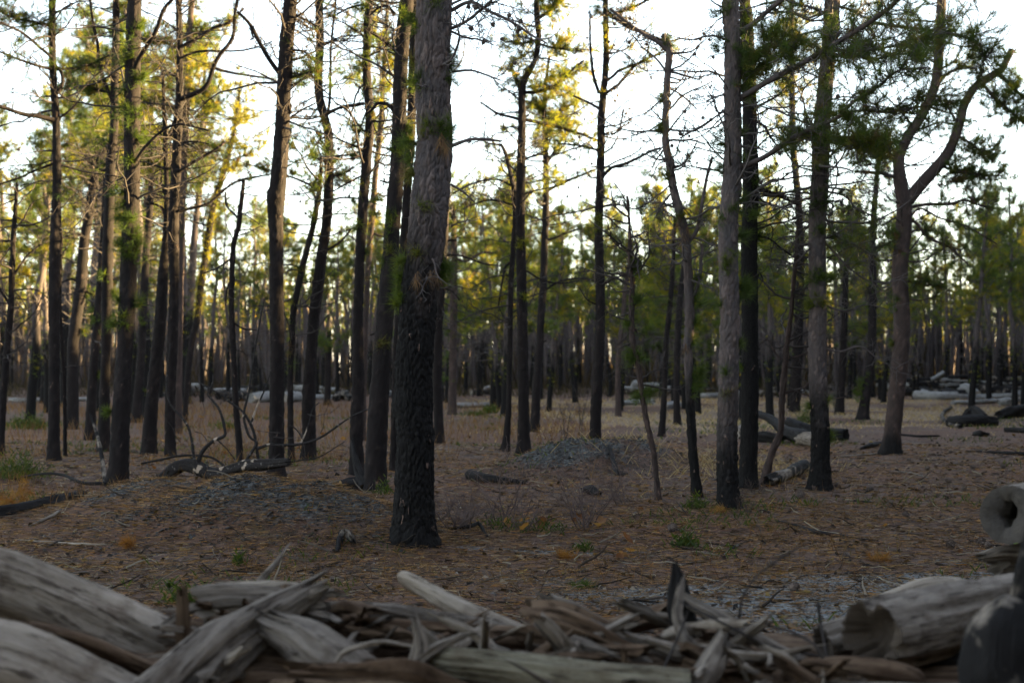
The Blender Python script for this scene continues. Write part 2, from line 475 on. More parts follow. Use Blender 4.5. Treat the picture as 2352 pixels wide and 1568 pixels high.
class Tree:
    """Collects one tree's trunk, limbs, twigs and needles in world space, then builds them under an Empty at its base."""
    def __init__(self, name, label, base, depth, seed, group=None, cat='tree', twig=None, bark=None, needle=None):
        self.name, self.label, self.base, self.depth, self.group, self.cat = name, label, np.asarray(base, float), depth, group, cat
        self.rng = np.random.default_rng(seed); self.seed = seed
        self.trunk = MB(); self.twigs = MB(); self.tufts = ([], [], []); self.limbs = []; self.cones = []; self.dead = ([], [])
        self.tm = twig or TWIG_D; self.bm = bark or BARK; self.nm = needle or NEEDLE
    def tuft(self, p, d, tint=None):
        self.tufts[0].append(p); self.tufts[1].append(d); self.tufts[2].append(self.rng.random() * .97 if tint is None else tint)
    def branchlets(self, pts, n, leafy, L=(.15, .5), r=.004, t0=.15, sub=2, up=.05, cones=0, tint=None, mb=None):
        rng = self.rng; mb = mb or self.twigs
        m = len(pts)
        for k in range(n):
            t = t0 + (1 - t0) * rng.random(); i = min(int(t * (m - 1)), m - 2)
            p = pts[i] + (pts[i + 1] - pts[i]) * rng.random()
            ax = nrm(pts[i + 1] - pts[i]); d = nrm(rnd_unit(rng, 1)[0] + ax * .6)
            ln = rng.uniform(*L); q = grow(rng, p, d, ln, 5, .32, up)
            tube(mb, q, np.linspace(r, r * .35, len(q)), 3)
            if rng.random() < leafy:
                for j in (5, 4, 3):
                    if j == 5 or rng.random() < leafy * .8: self.tuft(q[j], q[j] - q[j - 1], tint)
            for s_ in range(rng.integers(0, sub + 1)):
                j = rng.integers(1, 5); q2 = grow(rng, q[j], nrm(rnd_unit(rng, 1)[0] + nrm(q[j] - q[j - 1]) * .5), ln * rng.uniform(.3, .7), 3, .38, up)
                tube(mb, q2, np.linspace(r * .75, r * .4, len(q2)), 3)
                if rng.random() < leafy: self.tuft(q2[-1], q2[-1] - q2[-2], tint); self.tuft(q2[-2], q2[-1] - q2[-3], tint)
            if cones and rng.random() < cones / max(n, 1): self.cones.append(q[rng.integers(2, 6)])
    def limb(self, pts, r0, r1, twigs=8, leafy=0.0, cones=0, t0=.15, L=(.12, .45), along=0.0, sides=7, tint=None, sub=2):
        rows = catmull(np.column_stack([pts, np.linspace(r0, r1, len(pts))]), max(.03, self.depth * .0035))
        rows[:, :3] += (fbm(rows[:, :3] * 7 + self.seed, 2) - .5)[:, None] * min(r0, .015) * 1.2 * self.rng.normal(0, 1, 3)[None]
        mb = MB()
        n = len(rows); rr = rows[:, 3] * (1 + .22 * (fbm(np.column_stack([np.arange(n) * .7, np.zeros(n), np.full(n, self.seed)]), 2) - .5))
        tube(mb, rows[:, :3], rr, sides, plate=self.rng.random(n), char=0.0)
        self.limbs.append(mb)
        if twigs: self.branchlets(rows[:, :3], int(twigs * (2.2 if leafy >= .4 else 1.8)), leafy, L, max(.0036, min(r1 * .7, .007)), t0, sub, cones=cones, tint=tint)
        if leafy >= .4 and not along: along = leafy * 1.1
        if along:
            k = int(along * len(rows))
            for j in self.rng.integers(int(t0 * n), n - 1, k):
                d = nrm(self.rng.normal(0, 1, 3) + np.array([0, 0, .5])); self.tuft(rows[j, :3] + d * rr[j], d, tint)
        return rows
    def epi(self, p, size, d=None, n=None, tint=None):
        """A bush of needles sprouting from the trunk."""
        rng = self.rng; p = np.asarray(p, float)
        nlen = nsize(self.depth)[1]
        n = n or max(3, int(3 + 34 * size))
        for k in range(n):
            dd = nrm((d if d is not None else np.array([0, -1., .2])) + rng.normal(0, .7, 3) + [0, 0, .2])
            q = p + dd * max(.02, size - nlen * .6) * rng.random() + rng.normal(0, .36 * size, 3) * [.7, .4, 1]
            self.tuft(q, dd, tint if tint is None else np.clip(tint + rng.normal(0, .06), 0, 1))
    def build(self):
        root = empty(self.name, self.base); tag(root, self.label, self.cat, self.group)
        o = self.base
        if self.trunk.n: link('trunk', self.trunk.mesh('trunk', self.bm, origin=o), root)
        for l in self.limbs: link('limb', l.mesh('limb', self.bm, origin=o), root)
        if self.twigs.n: tw = link('twigs', self.twigs.mesh('twigs', self.tm, origin=o), root); tw['kind'] = 'stuff'
        if self.tufts[0]:
            k, L, w = nsize(self.depth); mb = MB()
            needles(mb, self.rng, self.tufts[0], self.tufts[1], k, L, w, bias=1.0, tint=np.array(self.tufts[2]))
            link('crown', mb.mesh('crown', self.nm, origin=o), root)
        if self.dead[0]:
            k, L, w = nsize(self.depth); mb = MB()
            needles(mb, self.rng, self.dead[0], self.dead[1], k, L, w, bias=1.6)
            link('dead_needles', mb.mesh('dead_needles', NEEDLE_B, origin=o), root)
        for c in self.cones: add_cone(tw if self.twigs.n else root, np.asarray(c) - o, self.rng, sc=self.rng.uniform(.5, .8))
        return root

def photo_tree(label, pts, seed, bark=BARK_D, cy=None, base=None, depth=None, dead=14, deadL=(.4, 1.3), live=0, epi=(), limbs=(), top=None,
               hi=None, amp=None, leaf_top=0, spine=0.0, group='pine trunks of the near stand', knots=(), cones=0, cell=None, tint=None, needle=None,
               name='pine_tree', dead_from=None, lean_y=0.0, leafy_dead=0.0, cat='tree', char_soft=.5):
    """A tree measured in the photograph: pts = (x, y, width) rows from the base up, in 2352 px units, at the depth of its base."""
    bx, by, bw = pts[0]
    if depth is None:
        g = ground(bx, by)
    else:
        g = at(bx, by, depth); g[2] = terr(g[0], g[1])
    depth = g[1]; px = depth / FPX
    t = Tree(name, label, g, depth, seed, group=group, twig=TWIG_D if bark is not BARK else TWIG, bark=bark, needle=needle, cat=cat)
    rng = t.rng
    rows = [[g[0], g[1], g[2] - .12, bw * px / 2]]
    for k, (x, y, w) in enumerate(pts):
        p = at(x, y, depth + lean_y * (by - y) * px)
        if k == 0: p = g
        rows.append([*p, w * px / 2])
    rows = np.array(rows)
    zvis = CAM_H + depth * (845 + 20) / FPX
    if top:                                         # goes on above the frame
        last = rows[-1]; d = nrm(rows[-1, :3] - rows[-3, :3]); n = 4
        for k in range(1, n + 1):
            d = nrm(d + rng.normal(0, .06, 3) + [0, 0, .15])
            rows = np.vstack([rows, [*(rows[-1, :3] + d * (top - last[2]) / n), last[3] * (1 - .8 * k / n)]])
    sp, sides, am, ce = (.022, 56, .010, (.046, .11)) if depth < 15 else (.035, 34, .010, (.055, .13)) if depth < 23 else (.07, 18, .009, (.07, .16))
    if hi: sp, sides, am, ce = hi
    if cell: ce = cell
    rr = catmull(rows, lambda b: sp if b[2] < zvis else sp * 6)
    char_z = None if cy is None else CAM_H + (845 - cy) * px - g[2]
    trunk_mesh(t.trunk, rr, sides, amp or am, ce, char_z, seed=seed * 1.37, z0=g[2], knots=knots, char_soft=char_soft)
    P = rr[:, :3]
    zb = g[2]; zt = P[-1, 2]
    def on_trunk(z):
        i = int(np.clip(np.searchsorted(P[:, 2], z), 1, len(P) - 1)); return P[i], rr[i, 3]
    # dead twiggy branches
    z_lo = (CAM_H + (845 - dead_from) * px) if dead_from else zb + .35 * (min(zt, zvis) - zb)
    for k in range(int(dead * 2.3)):
        z = rng.uniform(z_lo, min(zt, zvis + 1) - .05)
        p, r_ = on_trunk(z); a = rng.random() * 2 * math.pi
        d = np.array([math.cos(a), math.sin(a) * .7, rng.normal(.12, .3)])
        L = rng.uniform(*deadL); r = .007 + .006 * rng.random() + L * .004
        q = grow(rng, p, d, L, 8, .2, .02)
        tube(t.twigs, q, np.linspace(r, r * .3, len(q)), 4)
        t.branchlets(q, rng.integers(4, 9), leafy_dead, (.1 * L, .42 * L), max(.0036, r * .42), .2, 2, cones=cones, tint=tint)
    # living branches
    zl0 = (CAM_H + (845 - leaf_top) * px) if leaf_top else zvis + .4
    for k in range(live):
        z = rng.uniform(min(zl0, zt - .3), zt); p, r_ = on_trunk(z); a = rng.random() * 2 * math.pi
        f = 1 - .55 * (z - zl0) / max(zt - zl0, .1)
        L = rng.uniform(.6, 1.7) * max(f, .3)
        q = grow(rng, p, [math.cos(a), math.sin(a), rng.uniform(-.05, .45)], L, 10, .17, .05)
        tube(t.twigs, q, np.linspace(.012 + .008 * L, .004, len(q)), 5)
        t.branchlets(q, int(7 + 8 * L), .95, (.12, .42), .0045, .25, 2, cones=cones * .5, tint=tint)
    if spine:                                       # needles growing straight from the trunk
        i0 = np.searchsorted(P[:, 2], zb + .3 * (zt - zb))
        for k in range(int(spine)):
            i = rng.integers(i0, len(P)); a = rng.random() * 6.28; d = np.array([math.cos(a), math.sin(a), .35])
            t.tuft(P[i] + d * rr[i, 3] * 1.0, d, tint)
    for e in epi:
        x, y, s = e[:3]; tn = e[3] if len(e) > 3 else None
        p = at(x, y, depth); q, r_ = on_trunk(p[2])
        off = p - q; side = np.clip(off[0] / max(r_, .02), -1.3, 1.3)
        d = nrm(np.array([side, -max(0., 1 - abs(side)) - .15, .25]))
        start = q + np.array([np.clip(off[0], -r_, r_), 0, 0]) + np.array([0, -math.sqrt(max(r_ ** 2 - min(off[0] ** 2, r_ ** 2), 0)), 0])
        if abs(off[0]) > r_:                         # a short shoot reaches out to it
            sh = np.array([start, start * .5 + p * .5 + [0, 0, -.02], p]); tube(t.twigs, sh, [.006, .004, .003], 3)
            for j in range(3): t.tuft(start + (p - start) * rng.random(), off + rng.normal(0, .3, 3), tn)
            start = p
        t.epi(start, s * px, d, tint=tn)
    for lb in limbs:
        xy, w0, w1 = lb[:3]; o = lb[3] if len(lb) > 3 else {}
        dd = o.pop('dd', 0.0) if o else 0.0
        n = len(xy); q = np.array([at(x, y, depth + dd * i / (n - 1)) for i, (x, y) in enumerate(xy)])
        t.limb(q, w0 * px / 2, w1 * px / 2, **o)
    return t

# ------------------------------------------------------------------ the trees one can tell apart, left to right
TR = []
def T(*a, **k): TR.append(photo_tree(*a, **k))
O = dict
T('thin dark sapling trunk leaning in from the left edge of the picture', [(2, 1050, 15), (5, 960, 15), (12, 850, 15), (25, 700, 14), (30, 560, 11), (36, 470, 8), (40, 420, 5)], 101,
  dead=16, deadL=(.3, 1.2), limbs=[([(27, 640), (60, 590), (95, 560)], 6, 3, O(twigs=8)), ([(24, 700), (-10, 650), (-30, 610)], 6, 3, O(twigs=6))])
T('slim dark pine trunk with one long bare limb reaching left', [(123, 1056, 28), (124, 960, 25), (125, 820, 25), (124, 680, 24), (126, 560, 23), (131, 430, 20), (129, 300, 17), (128, 260, 17), (122, 160, 15), (120, 60, 15), (121, -10, 14)], 102,
  top=8.0, dead=18, deadL=(.4, 1.6), dead_from=480, live=10, leafy_dead=.12, cones=1.2, epi=[(122, 20, 34, .3), (110, 80, 34, .3), (130, 60, 30, .35), (120, 150, 26, .4)],
  limbs=[([(130, 275), (95, 268), (50, 262), (10, 248), (-40, 236)], 12, 7, O(twigs=10, dd=-.6)), ([(131, 215), (145, 190), (142, 165), (128, 152), (125, 130)], 9, 6, O(twigs=3)),
         ([(122, 135), (90, 108), (50, 75), (0, 52), (-30, 40)], 7, 4, O(twigs=10, dd=-1.2)), ([(122, 160), (80, 150), (20, 128), (-30, 110)], 7, 4, O(twigs=14, dd=-1.0, leafy=.25)),
         ([(122, 60), (70, 50), (30, 40), (-10, 22)], 8, 4, O(twigs=16, leafy=.9, dd=-.4)), ([(128, 275), (150, 262), (175, 240), (188, 220)], 6, 3, O(twigs=6)),
         ([(126, 375), (80, 392), (40, 410), (-10, 425)], 6, 3, O(twigs=14, leafy=.35, cones=5)), ([(126, 160), (160, 158), (200, 150), (250, 128)], 6, 3, O(twigs=12, leafy=.5, dd=.5))])
T('very thin bare stem just right of the slim dark pine', [(150, 1048, 8), (148, 900, 8), (143, 800, 7), (139, 740, 7), (138, 640, 6), (141, 560, 5), (140, 520, 4)], 103, dead=8, deadL=(.2, .6))
T('crooked pine trunk with a tangled dead top full of curly twigs', [(166, 985, 29), (167, 922, 27), (167, 855, 26), (168, 787, 25), (177, 720, 25), (186, 652, 26), (193, 560, 23), (203, 500, 21), (211, 440, 19), (220, 395, 17), (232, 352, 12)], 104,
  dead=34, deadL=(.5, 1.6), dead_from=560, epi=[(195, 760, 14)], limbs=[([(188, 655), (165, 640), (140, 650)], 7, 4, O(twigs=6)), ([(190, 668), (215, 675), (240, 690)], 8, 4, O(twigs=4, leafy=.5)), ([(222, 385), (205, 375), (195, 355), (180, 350)], 9, 4, O(twigs=10)), ([(228, 360), (245, 340), (262, 325), (270, 300)], 8, 4, O(twigs=10))])
T('dark pine trunk half hidden behind a neighbour, green shoots at mid height', [(207, 1010, 26), (210, 922, 22), (217, 821, 20), (223, 753, 20), (230, 650, 17), (236, 560, 15), (240, 480, 13), (243, 400, 10)], 105, dead=8, epi=[(222, 740, 26, .45), (216, 715, 22, .5), (228, 860, 10), (232, 640, 18, .4)])
T('straight dark pine just left of the thick shaggy one', [(238, 1036, 30), (240, 922, 24), (244, 787, 22), (246, 652, 25), (249, 529, 24), (254, 371, 22), (261, 304, 19), (264, 202, 18), (266, 100, 16), (267, -10, 15)], 106,
  top=9.5, dead=16, dead_from=420, live=12, epi=[(250, 330, 40, .3), (236, 380, 26, .3), (270, 260, 28, .4), (245, 640, 20, .35), (255, 745, 22, .35), (262, 680, 24, .45)],
  limbs=[([(262, 240), (240, 190), (228, 150), (225, 110), (212, 40), (205, -10)], 9, 6, O(twigs=12, leafy=.3)), ([(262, 150), (220, 152), (190, 160), (160, 158)], 7, 3, O(twigs=12, leafy=.75)), ([(260, 215), (215, 205), (175, 196), (140, 205)], 7, 3, O(twigs=14, leafy=.85)), ([(262, 60), (300, 30), (330, -10)], 8, 5, O(twigs=8, leafy=.5))])
T('thick dark pine trunk shaggy with bright green needle bushes', [(268, 1112, 46), (274, 1047, 42), (280, 922, 41), (287, 800, 36), (294, 652, 37), (300, 517, 38), (303, 440, 36), (303, 338, 36), (304, 202, 36), (306, 100, 35), (309, -10, 31)], 107,
  top=9.5, dead=12, dead_from=520, live=14, lean_y=.02,
  epi=[(298, 555, 50, .18), (318, 545, 34, .2), (280, 560, 36, .2), (285, 585, 30, .25), (302, 590, 30, .22), (312, 575, 24, .3), (300, 300, 46, .15), (325, 320, 30, .22), (285, 250, 32, .25), (310, 270, 40, .2), (292, 90, 44, .15), (300, 130, 40, .2), (285, 130, 30, .3), (322, 60, 22, .3),
       (270, 690, 22, .5), (262, 742, 30, .45), (290, 742, 26, .42), (320, 700, 22, .45), (275, 445, 32, .25), (280, 470, 26, .3), (275, 500, 24, .3), (300, 500, 26, .2), (245, 945, 16, .5), (310, 190, 26, .25), (330, 180, 22, .3), (285, 215, 30, .25), (300, 375, 24, .3)],
  limbs=[([(310, 372), (326, 348), (345, 325), (378, 297), (412, 285), (440, 290), (478, 300)], 8, 4, O(twigs=6, dd=-.3)), ([(312, 158), (320, 135), (335, 108), (352, 85), (362, 60), (374, 25), (400, -5)], 11, 8, O(twigs=14, dd=-.4)), ([(304, 350), (290, 310), (302, 270)], 4, 2, O(twigs=5))])
T('pine trunk in the shadow right behind the shaggy one', [(313, 970, 24), (320, 870, 20), (325, 800, 19), (330, 690, 18), (337, 560, 17), (345, 470, 15), (348, 400, 12), (350, 330, 9)], 108, dead=14, live=10, leaf_top=500, epi=[(345, 900, 14), (335, 600, 22), (330, 740, 18)])
T('leaning dark pine of a close pair, trunk slanting to the right', [(342, 1042, 34), (346, 960, 30), (352, 890, 28), (360, 820, 28), (367, 753, 27), (373, 652, 24), (381, 540, 15), (383, 440, 11), (380, 338, 10), (377, 240, 8), (374, 160, 6)], 109,
  dead=22, deadL=(.3, 1.2), dead_from=500, limbs=[([(382, 500), (372, 478), (360, 470), (335, 468)], 8, 4, O(twigs=6)), ([(380, 450), (370, 420), (372, 395)], 5, 3, O(twigs=4)), ([(383, 320), (392, 300), (398, 280)], 6, 4, O(twigs=4))])
T('upright dark pine of the close pair, two long bare limbs to the right', [(391, 1048, 24), (391, 922, 23), (396, 787, 24), (400, 652, 22), (398, 529, 25), (403, 420, 23), (406, 340, 20), (410, 270, 19), (413, 170, 15), (412, 68, 13), (410, -10, 12)], 110,
  top=9.5, dead=20, dead_from=500, live=12, lean_y=.01,
  limbs=[([(416, 228), (440, 218), (470, 203), (483, 178), (490, 155), (506, 125), (528, 98), (537, 75), (540, 30), (548, -10)], 12, 7, O(twigs=16, dd=-.4)), ([(412, 394), (440, 375), (472, 357), (500, 340), (517, 326)], 9, 5, O(twigs=5)), ([(412, 485), (440, 478), (480, 468), (500, 450), (530, 425), (560, 412), (618, 402)], 7, 4, O(twigs=16, dd=.3)),
         ([(415, 108), (450, 90), (490, 65), (530, 50), (560, 20)], 9, 5, O(twigs=14, leafy=.25)), ([(412, 135), (450, 120), (500, 118), (560, 116), (600, 105), (625, 95)], 6, 3, O(twigs=8)), ([(408, 330), (440, 325), (480, 330)], 5, 3, O(twigs=6, leafy=.2)), ([(404, 335), (398, 290), (407, 250)], 6, 4, O(twigs=3))])
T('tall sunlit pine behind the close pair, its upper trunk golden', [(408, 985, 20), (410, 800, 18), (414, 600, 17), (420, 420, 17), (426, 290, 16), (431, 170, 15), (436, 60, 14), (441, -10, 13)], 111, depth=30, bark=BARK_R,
  top=11, dead=16, live=34, leaf_top=420, needle=NEEDLE_F, spine=110, epi=[(405, 190, 60, .8), (370, 230, 60, .8), (390, 120, 55, .8), (420, 90, 50, .7), (345, 180, 50, .8), (360, 300, 50, .75), (330, 260, 50, .8), (350, 120, 40, .8)],  # high epi tints pick the sun-gold end of the needle ramp
  limbs=[([(430, 150), (470, 150), (520, 165), (580, 175), (630, 182)], 9, 5, O(twigs=14, leafy=.4, along=.5)), ([(425, 250), (380, 240), (330, 235), (280, 250)], 9, 4, O(twigs=22, leafy=.95)), ([(428, 200), (470, 215), (505, 250)], 7, 4, O(twigs=16, leafy=.9)), ([(432, 120), (380, 100), (330, 90)], 8, 4, O(twigs=20, leafy=.95)), ([(430, 330), (470, 350), (510, 345)], 7, 3, O(twigs=14, leafy=.8)), ([(420, 380), (370, 385), (330, 370)], 7, 3, O(twigs=14, leafy=.9)),
         ([(434, 80), (480, 70), (530, 55)], 7, 3, O(twigs=12, leafy=.8))])
T('slender S-curved pine topped by a needle-clad spire', [(425, 966, 12), (427, 922, 12), (432, 855, 13), (441, 787, 14), (455, 720, 15), (462, 652, 15), (473, 585, 15), (482, 520, 15), (489, 480, 14), (497, 445, 13), (508, 415, 12), (522, 365, 11), (537, 304, 9), (547, 236, 6), (553, 189, 3)], 112,
  dead=12, dead_from=560, spine=420, needle=NEEDLE_F, live=14, leaf_top=430, tint=.7, epi=[(497, 430, 36, .6), (510, 400, 34, .6), (525, 350, 30, .7), (470, 545, 20, .4), (545, 280, 22, .7), (500, 470, 26, .5)],  # tint fixed near the painted sunlight gold
  limbs=[([(486, 490), (495, 455), (515, 435), (550, 415), (590, 405), (618, 402)], 8, 3, O(twigs=6)), ([(478, 520), (445, 510), (415, 500)], 5, 3, O(twigs=6, leafy=.3))])
T('thin broken-topped dead snag right of the S-curved pine', [(552, 1062, 15), (548, 1000, 14), (541, 922, 13), (537, 821, 13), (532, 720, 12), (533, 620, 12), (537, 560, 11), (548, 520, 11), (552, 480, 10), (557, 445, 9), (560, 414, 6)], 113, dead=6, deadL=(.2, .6),
  limbs=[([(550, 505), (535, 488), (520, 470), (518, 440)], 6, 4, O(twigs=4)), ([(534, 740), (560, 755), (590, 758)], 5, 3, O(twigs=2)), ([(533, 640), (522, 660), (518, 700)], 5, 3, O(twigs=2)), ([(535, 590), (500, 615), (460, 630)], 5, 3, O(twigs=5))], group=None, name='dead_snag')
T('stout bare pine with a burl halfway up, standing apart on the left', [(635, 1094, 38), (635, 1047, 34), (636, 922, 32), (637, 787, 32), (635, 652, 31), (634, 540, 32), (633, 490, 36), (634, 452, 42), (639, 415, 36), (648, 304, 34), (653, 202, 33), (658, 100, 31), (668, -10, 30)], 114, bark=BARK_D,
  top=9.5, dead=14, deadL=(.4, 1.4), dead_from=330, live=10,
  limbs=[([(645, 172), (625, 145), (607, 118), (592, 90), (578, 62), (560, 40), (545, 27)], 11, 7, O(twigs=6, dd=-.3)), ([(662, 205), (680, 190), (700, 182), (720, 160)], 5, 3, O(twigs=8)), ([(668, 270), (700, 250), (724, 238)], 5, 3, O(twigs=4)), ([(664, 180), (690, 172), (730, 165)], 7, 4, O(twigs=12, leafy=.6)), ([(664, 258), (670, 245), (664, 232)], 8, 3, O(twigs=0)),
         ([(672, 30), (700, 45), (728, 60)], 7, 4, O(twigs=10)), ([(670, 115), (700, 120), (726, 145)], 6, 3, O(twigs=12)), ([(642, 220), (630, 210), (622, 204)], 6, 4, O(twigs=0)), ([(575, 62), (582, 90), (574, 92)], 5, 3, O(twigs=3))])
T('thin wavy trunk between the burled pine and the bent pine', [(669, 1060, 15), (668, 1000, 13), (667, 956, 13), (667, 855, 13), (671, 787, 13), (673, 720, 14), (686, 652, 14), (702, 585, 13), (719, 520, 12), (730, 460, 11), (736, 410, 9), (738, 380, 6)], 115, dead=10, spine=60, epi=[(728, 450, 26, .45), (722, 500, 26, .45), (735, 410, 24, .5), (690, 620, 14)], live=6, leaf_top=470)
T('bent pine whose trunk kinks to the right near the top', [(709, 1056, 32), (710, 1000, 30), (709, 922, 31), (712, 855, 28), (717, 787, 25), (722, 720, 25), (731, 652, 26), (739, 585, 24), (748, 530, 22), (753, 470, 22), (756, 405, 21), (755, 320, 20), (749, 285, 19), (740, 250, 19), (733, 215, 19), (731, 169, 18), (735, 100, 18), (732, -10, 17)], 116,
  top=10, dead=22, deadL=(.4, 1.5), dead_from=420, live=12, cones=2,
  limbs=[([(751, 268), (757, 230), (759, 169), (761, 100), (773, -10)], 7, 5, O(twigs=8)), ([(752, 262), (775, 250), (800, 242), (830, 240)], 8, 5, O(twigs=6)), ([(750, 575), (775, 560), (790, 545), (806, 525)], 6, 4, O(twigs=2)), ([(755, 410), (785, 400), (815, 385)], 5, 3, O(twigs=10, leafy=.2)), ([(735, 110), (770, 90), (810, 80)], 6, 3, O(twigs=10)), ([(732, 180), (700, 175), (665, 183)], 7, 3, O(twigs=10, leafy=.6)), ([(742, 330), (725, 300), (720, 290)], 4, 2, O(twigs=6, leafy=.7, cones=4))])
T('dark pine with fuzzy green upper trunk left of the leaning pine', [(820, 1090, 32), (819, 1000, 30), (821, 922, 29), (823, 855, 27), (822, 753, 23), (825, 640, 22), (830, 540, 23), (836, 439, 22), (845, 338, 21), (850, 270, 20), (844, 200, 19), (842, 140, 18), (845, 68, 18), (849, -10, 17)], 117,
  top=10, dead=16, dead_from=420, live=12, spine=50, epi=[(830, 150, 30, .5), (848, 100, 28, .5), (838, 60, 30, .4), (850, 20, 26, .5), (832, 20, 28, .35), (826, 520, 24, .35), (815, 300, 24, .4), (820, 360, 28, .35), (842, 140, 26, .55), (838, 580, 16), (856, 260, 18)],
  limbs=[([(836, 238), (810, 243), (780, 248), (745, 262)], 9, 6, O(twigs=6)), ([(840, 258), (820, 320), (800, 345)], 4, 2, O(twigs=6, leafy=.6)), ([(838, 400), (800, 420), (764, 440)], 5, 3, O(twigs=8, cones=3)), ([(836, 345), (790, 325), (764, 316)], 5, 3, O(twigs=8, cones=3)), ([(838, 10), (800, 20), (764, 40)], 6, 3, O(twigs=10, leafy=.2))])
T('slim pine right behind the fuzzy one, its top catching sun', [(832, 1000, 16), (836, 820, 15), (842, 680, 14), (848, 570, 14), (855, 500, 14), (862, 405, 13), (872, 315, 12), (878, 220, 10), (884, 120, 9), (888, 40, 7), (890, -10, 6)], 118, depth=27, bark=BARK_R,
  dead=14, live=18, leaf_top=360, needle=NEEDLE_F, spine=160, limbs=[([(866, 370), (885, 380), (905, 372)], 6, 4, O(twigs=5)), ([(858, 440), (880, 450), (905, 445)], 6, 4, O(twigs=4)), ([(850, 530), (870, 540), (895, 545)], 5, 3, O(twigs=4))])
T('tall dark pine leaning right, close beside the thickest trunk', [(862, 1128, 47), (864, 1047, 46), (868, 956, 45), (874, 870, 43), (882, 753, 40), (890, 660, 39), (897, 585, 37), (902, 510, 35), (909, 430, 34), (914, 371, 34), (917, 270, 32), (920, 169, 31), (927, 68, 31), (935, -10, 30)], 119,
  top=9, dead=8, dead_from=420, live=12, epi=[(898, 525, 34, .3), (895, 500, 24, .35), (898, 580, 18, .75), (884, 795, 20, .8), (880, 600, 16, .4), (905, 100, 26, .3), (926, 40, 24, .5), (945, 190, 30, .35), (920, 340, 30, .4), (905, 350, 26, .4), (935, 300, 24, .4)],
  limbs=[([(912, 120), (895, 105), (870, 85), (852, 75)], 9, 7, O(twigs=3, dd=-.2)), ([(904, 255), (890, 240), (865, 238), (858, 250), (840, 262)], 9, 5, O(twigs=5)), ([(906, 35), (890, 15), (870, 18), (850, 35)], 8, 4, O(twigs=8)), ([(882, 760), (862, 765), (850, 770)], 5, 4, O(twigs=0)), ([(905, 415), (890, 420), (872, 415)], 6, 4, O(twigs=3))])
T('green-tufted shoot cluster trunk hidden behind the leaning pine', [(905, 1020, 20), (912, 800, 18), (925, 600, 18), (938, 400, 19), (946, 250, 20), (950, 120, 20), (952, -10, 19)], 120, depth=19, top=9, dead=5, live=8, epi=[(940, 330, 34, .4), (935, 210, 26, .35), (945, 295, 30, .75), (930, 310, 30, .35), (935, 380, 26, .5), (945, 60, 30, .35)])
# the thickest trunk
T('thickest pine trunk at the centre, grey bark above and charred black below', [(952, 1247, 98), (952, 1200, 90), (952, 1140, 86), (954, 1047, 83), (952, 956, 83), (950, 855, 83), (955, 787, 84), (959, 720, 83), (965, 652, 82), (975, 585, 82), (982, 517, 83), (986, 480, 84), (990, 439, 84), (996, 375, 81), (999, 320, 79), (996, 270, 78), (994, 170, 79), (995, 100, 79), (997, 0, 80), (998, -40, 79)], 121, bark=BARK,
  cy=600, char_soft=.8, hi=(.0105, 150, .0130, (.045, .14)), top=8.5, dead=5, dead_from=250, deadL=(.4, 1.0), live=12, knots=((1.15, math.pi, .06, .03), (2.0, -1.2, .05, .02)),
  epi=[(1012, 305, 36, .28), (1035, 300, 28, .25), (1020, 320, 34, .22), (985, 300, 24, .6), (980, 315, 22, .65), (940, 330, 26, .4), (942, 360, 26, .4), (965, 200, 22, .4), (958, 195, 18, .5), (1038, 150, 30, .25), (1035, 130, 26, .3), (1030, 180, 26, .3), (955, 150, 18, .75), (960, 70, 20, .5), (942, 45, 26, .4), (960, 585, 22, .72), (925, 600, 18, .5), (918, 635, 20, .5), (925, 690, 24, .45), (918, 700, 20, .5), (1020, 630, 28, .4), (1025, 615, 22, .35), (940, 400, 20, .75), (1000, 20, 18, .5), (980, 480, 14, .7), (920, 665, 16, .45)],
  limbs=[([(1036, 65), (1070, 50), (1110, 20), (1140, -10)], 8, 5, O(twigs=14, cones=4, dd=-.3)), ([(1036, 25), (1080, 5), (1130, 28), (1180, 55), (1220, 80), (1255, 100)], 9, 4, O(twigs=22, cones=9, dd=-.6)), ([(1036, 70), (1080, 90), (1130, 95)], 6, 3, O(twigs=10, cones=4)),
         ([(1038, 165), (1080, 162), (1110, 170), (1150, 185)], 6, 3, O(twigs=6, dd=-.2)), ([(1038, 335), (1075, 322), (1110, 320), (1150, 325)], 9, 5, O(twigs=4, dd=.6)), ([(1033, 425), (1060, 440), (1090, 465)], 6, 4, O(twigs=6)),
         ([(968, 572), (978, 582), (990, 592), (998, 608), (1003, 626), (1012, 642)], 6, 3, O(twigs=5, dd=-.25, L=(.08, .2))), ([(985, 598), (980, 620), (981, 640), (973, 655), (967, 672)], 4, 2, O(twigs=5, dd=-.25, L=(.06, .16))), ([(968, 570), (950, 568), (938, 575)], 3, 2, O(twigs=0, dd=-.2)), ([(1000, 180), (985, 200), (975, 195), (968, 200)], 3, 2, O(twigs=4, L=(.05, .15), dd=-.28)), ([(1000, 190), (1005, 215), (1003, 240)], 3, 2, O(twigs=3, L=(.05, .12), dd=-.25)),
         ([(1035, 520), (1050, 512), (1075, 506)], 4, 2, O(twigs=5))])
_M = TR[-1]
for _x, _y in [(1012, 345), (1020, 350), (1015, 335), (1025, 360), (1005, 655), (1000, 650), (960, 655), (955, 660), (990, 652)]:
    _M.dead[0].append(at(_x, _y - 15, _M.depth - .17)); _M.dead[1].append([.1, -.1, -1])
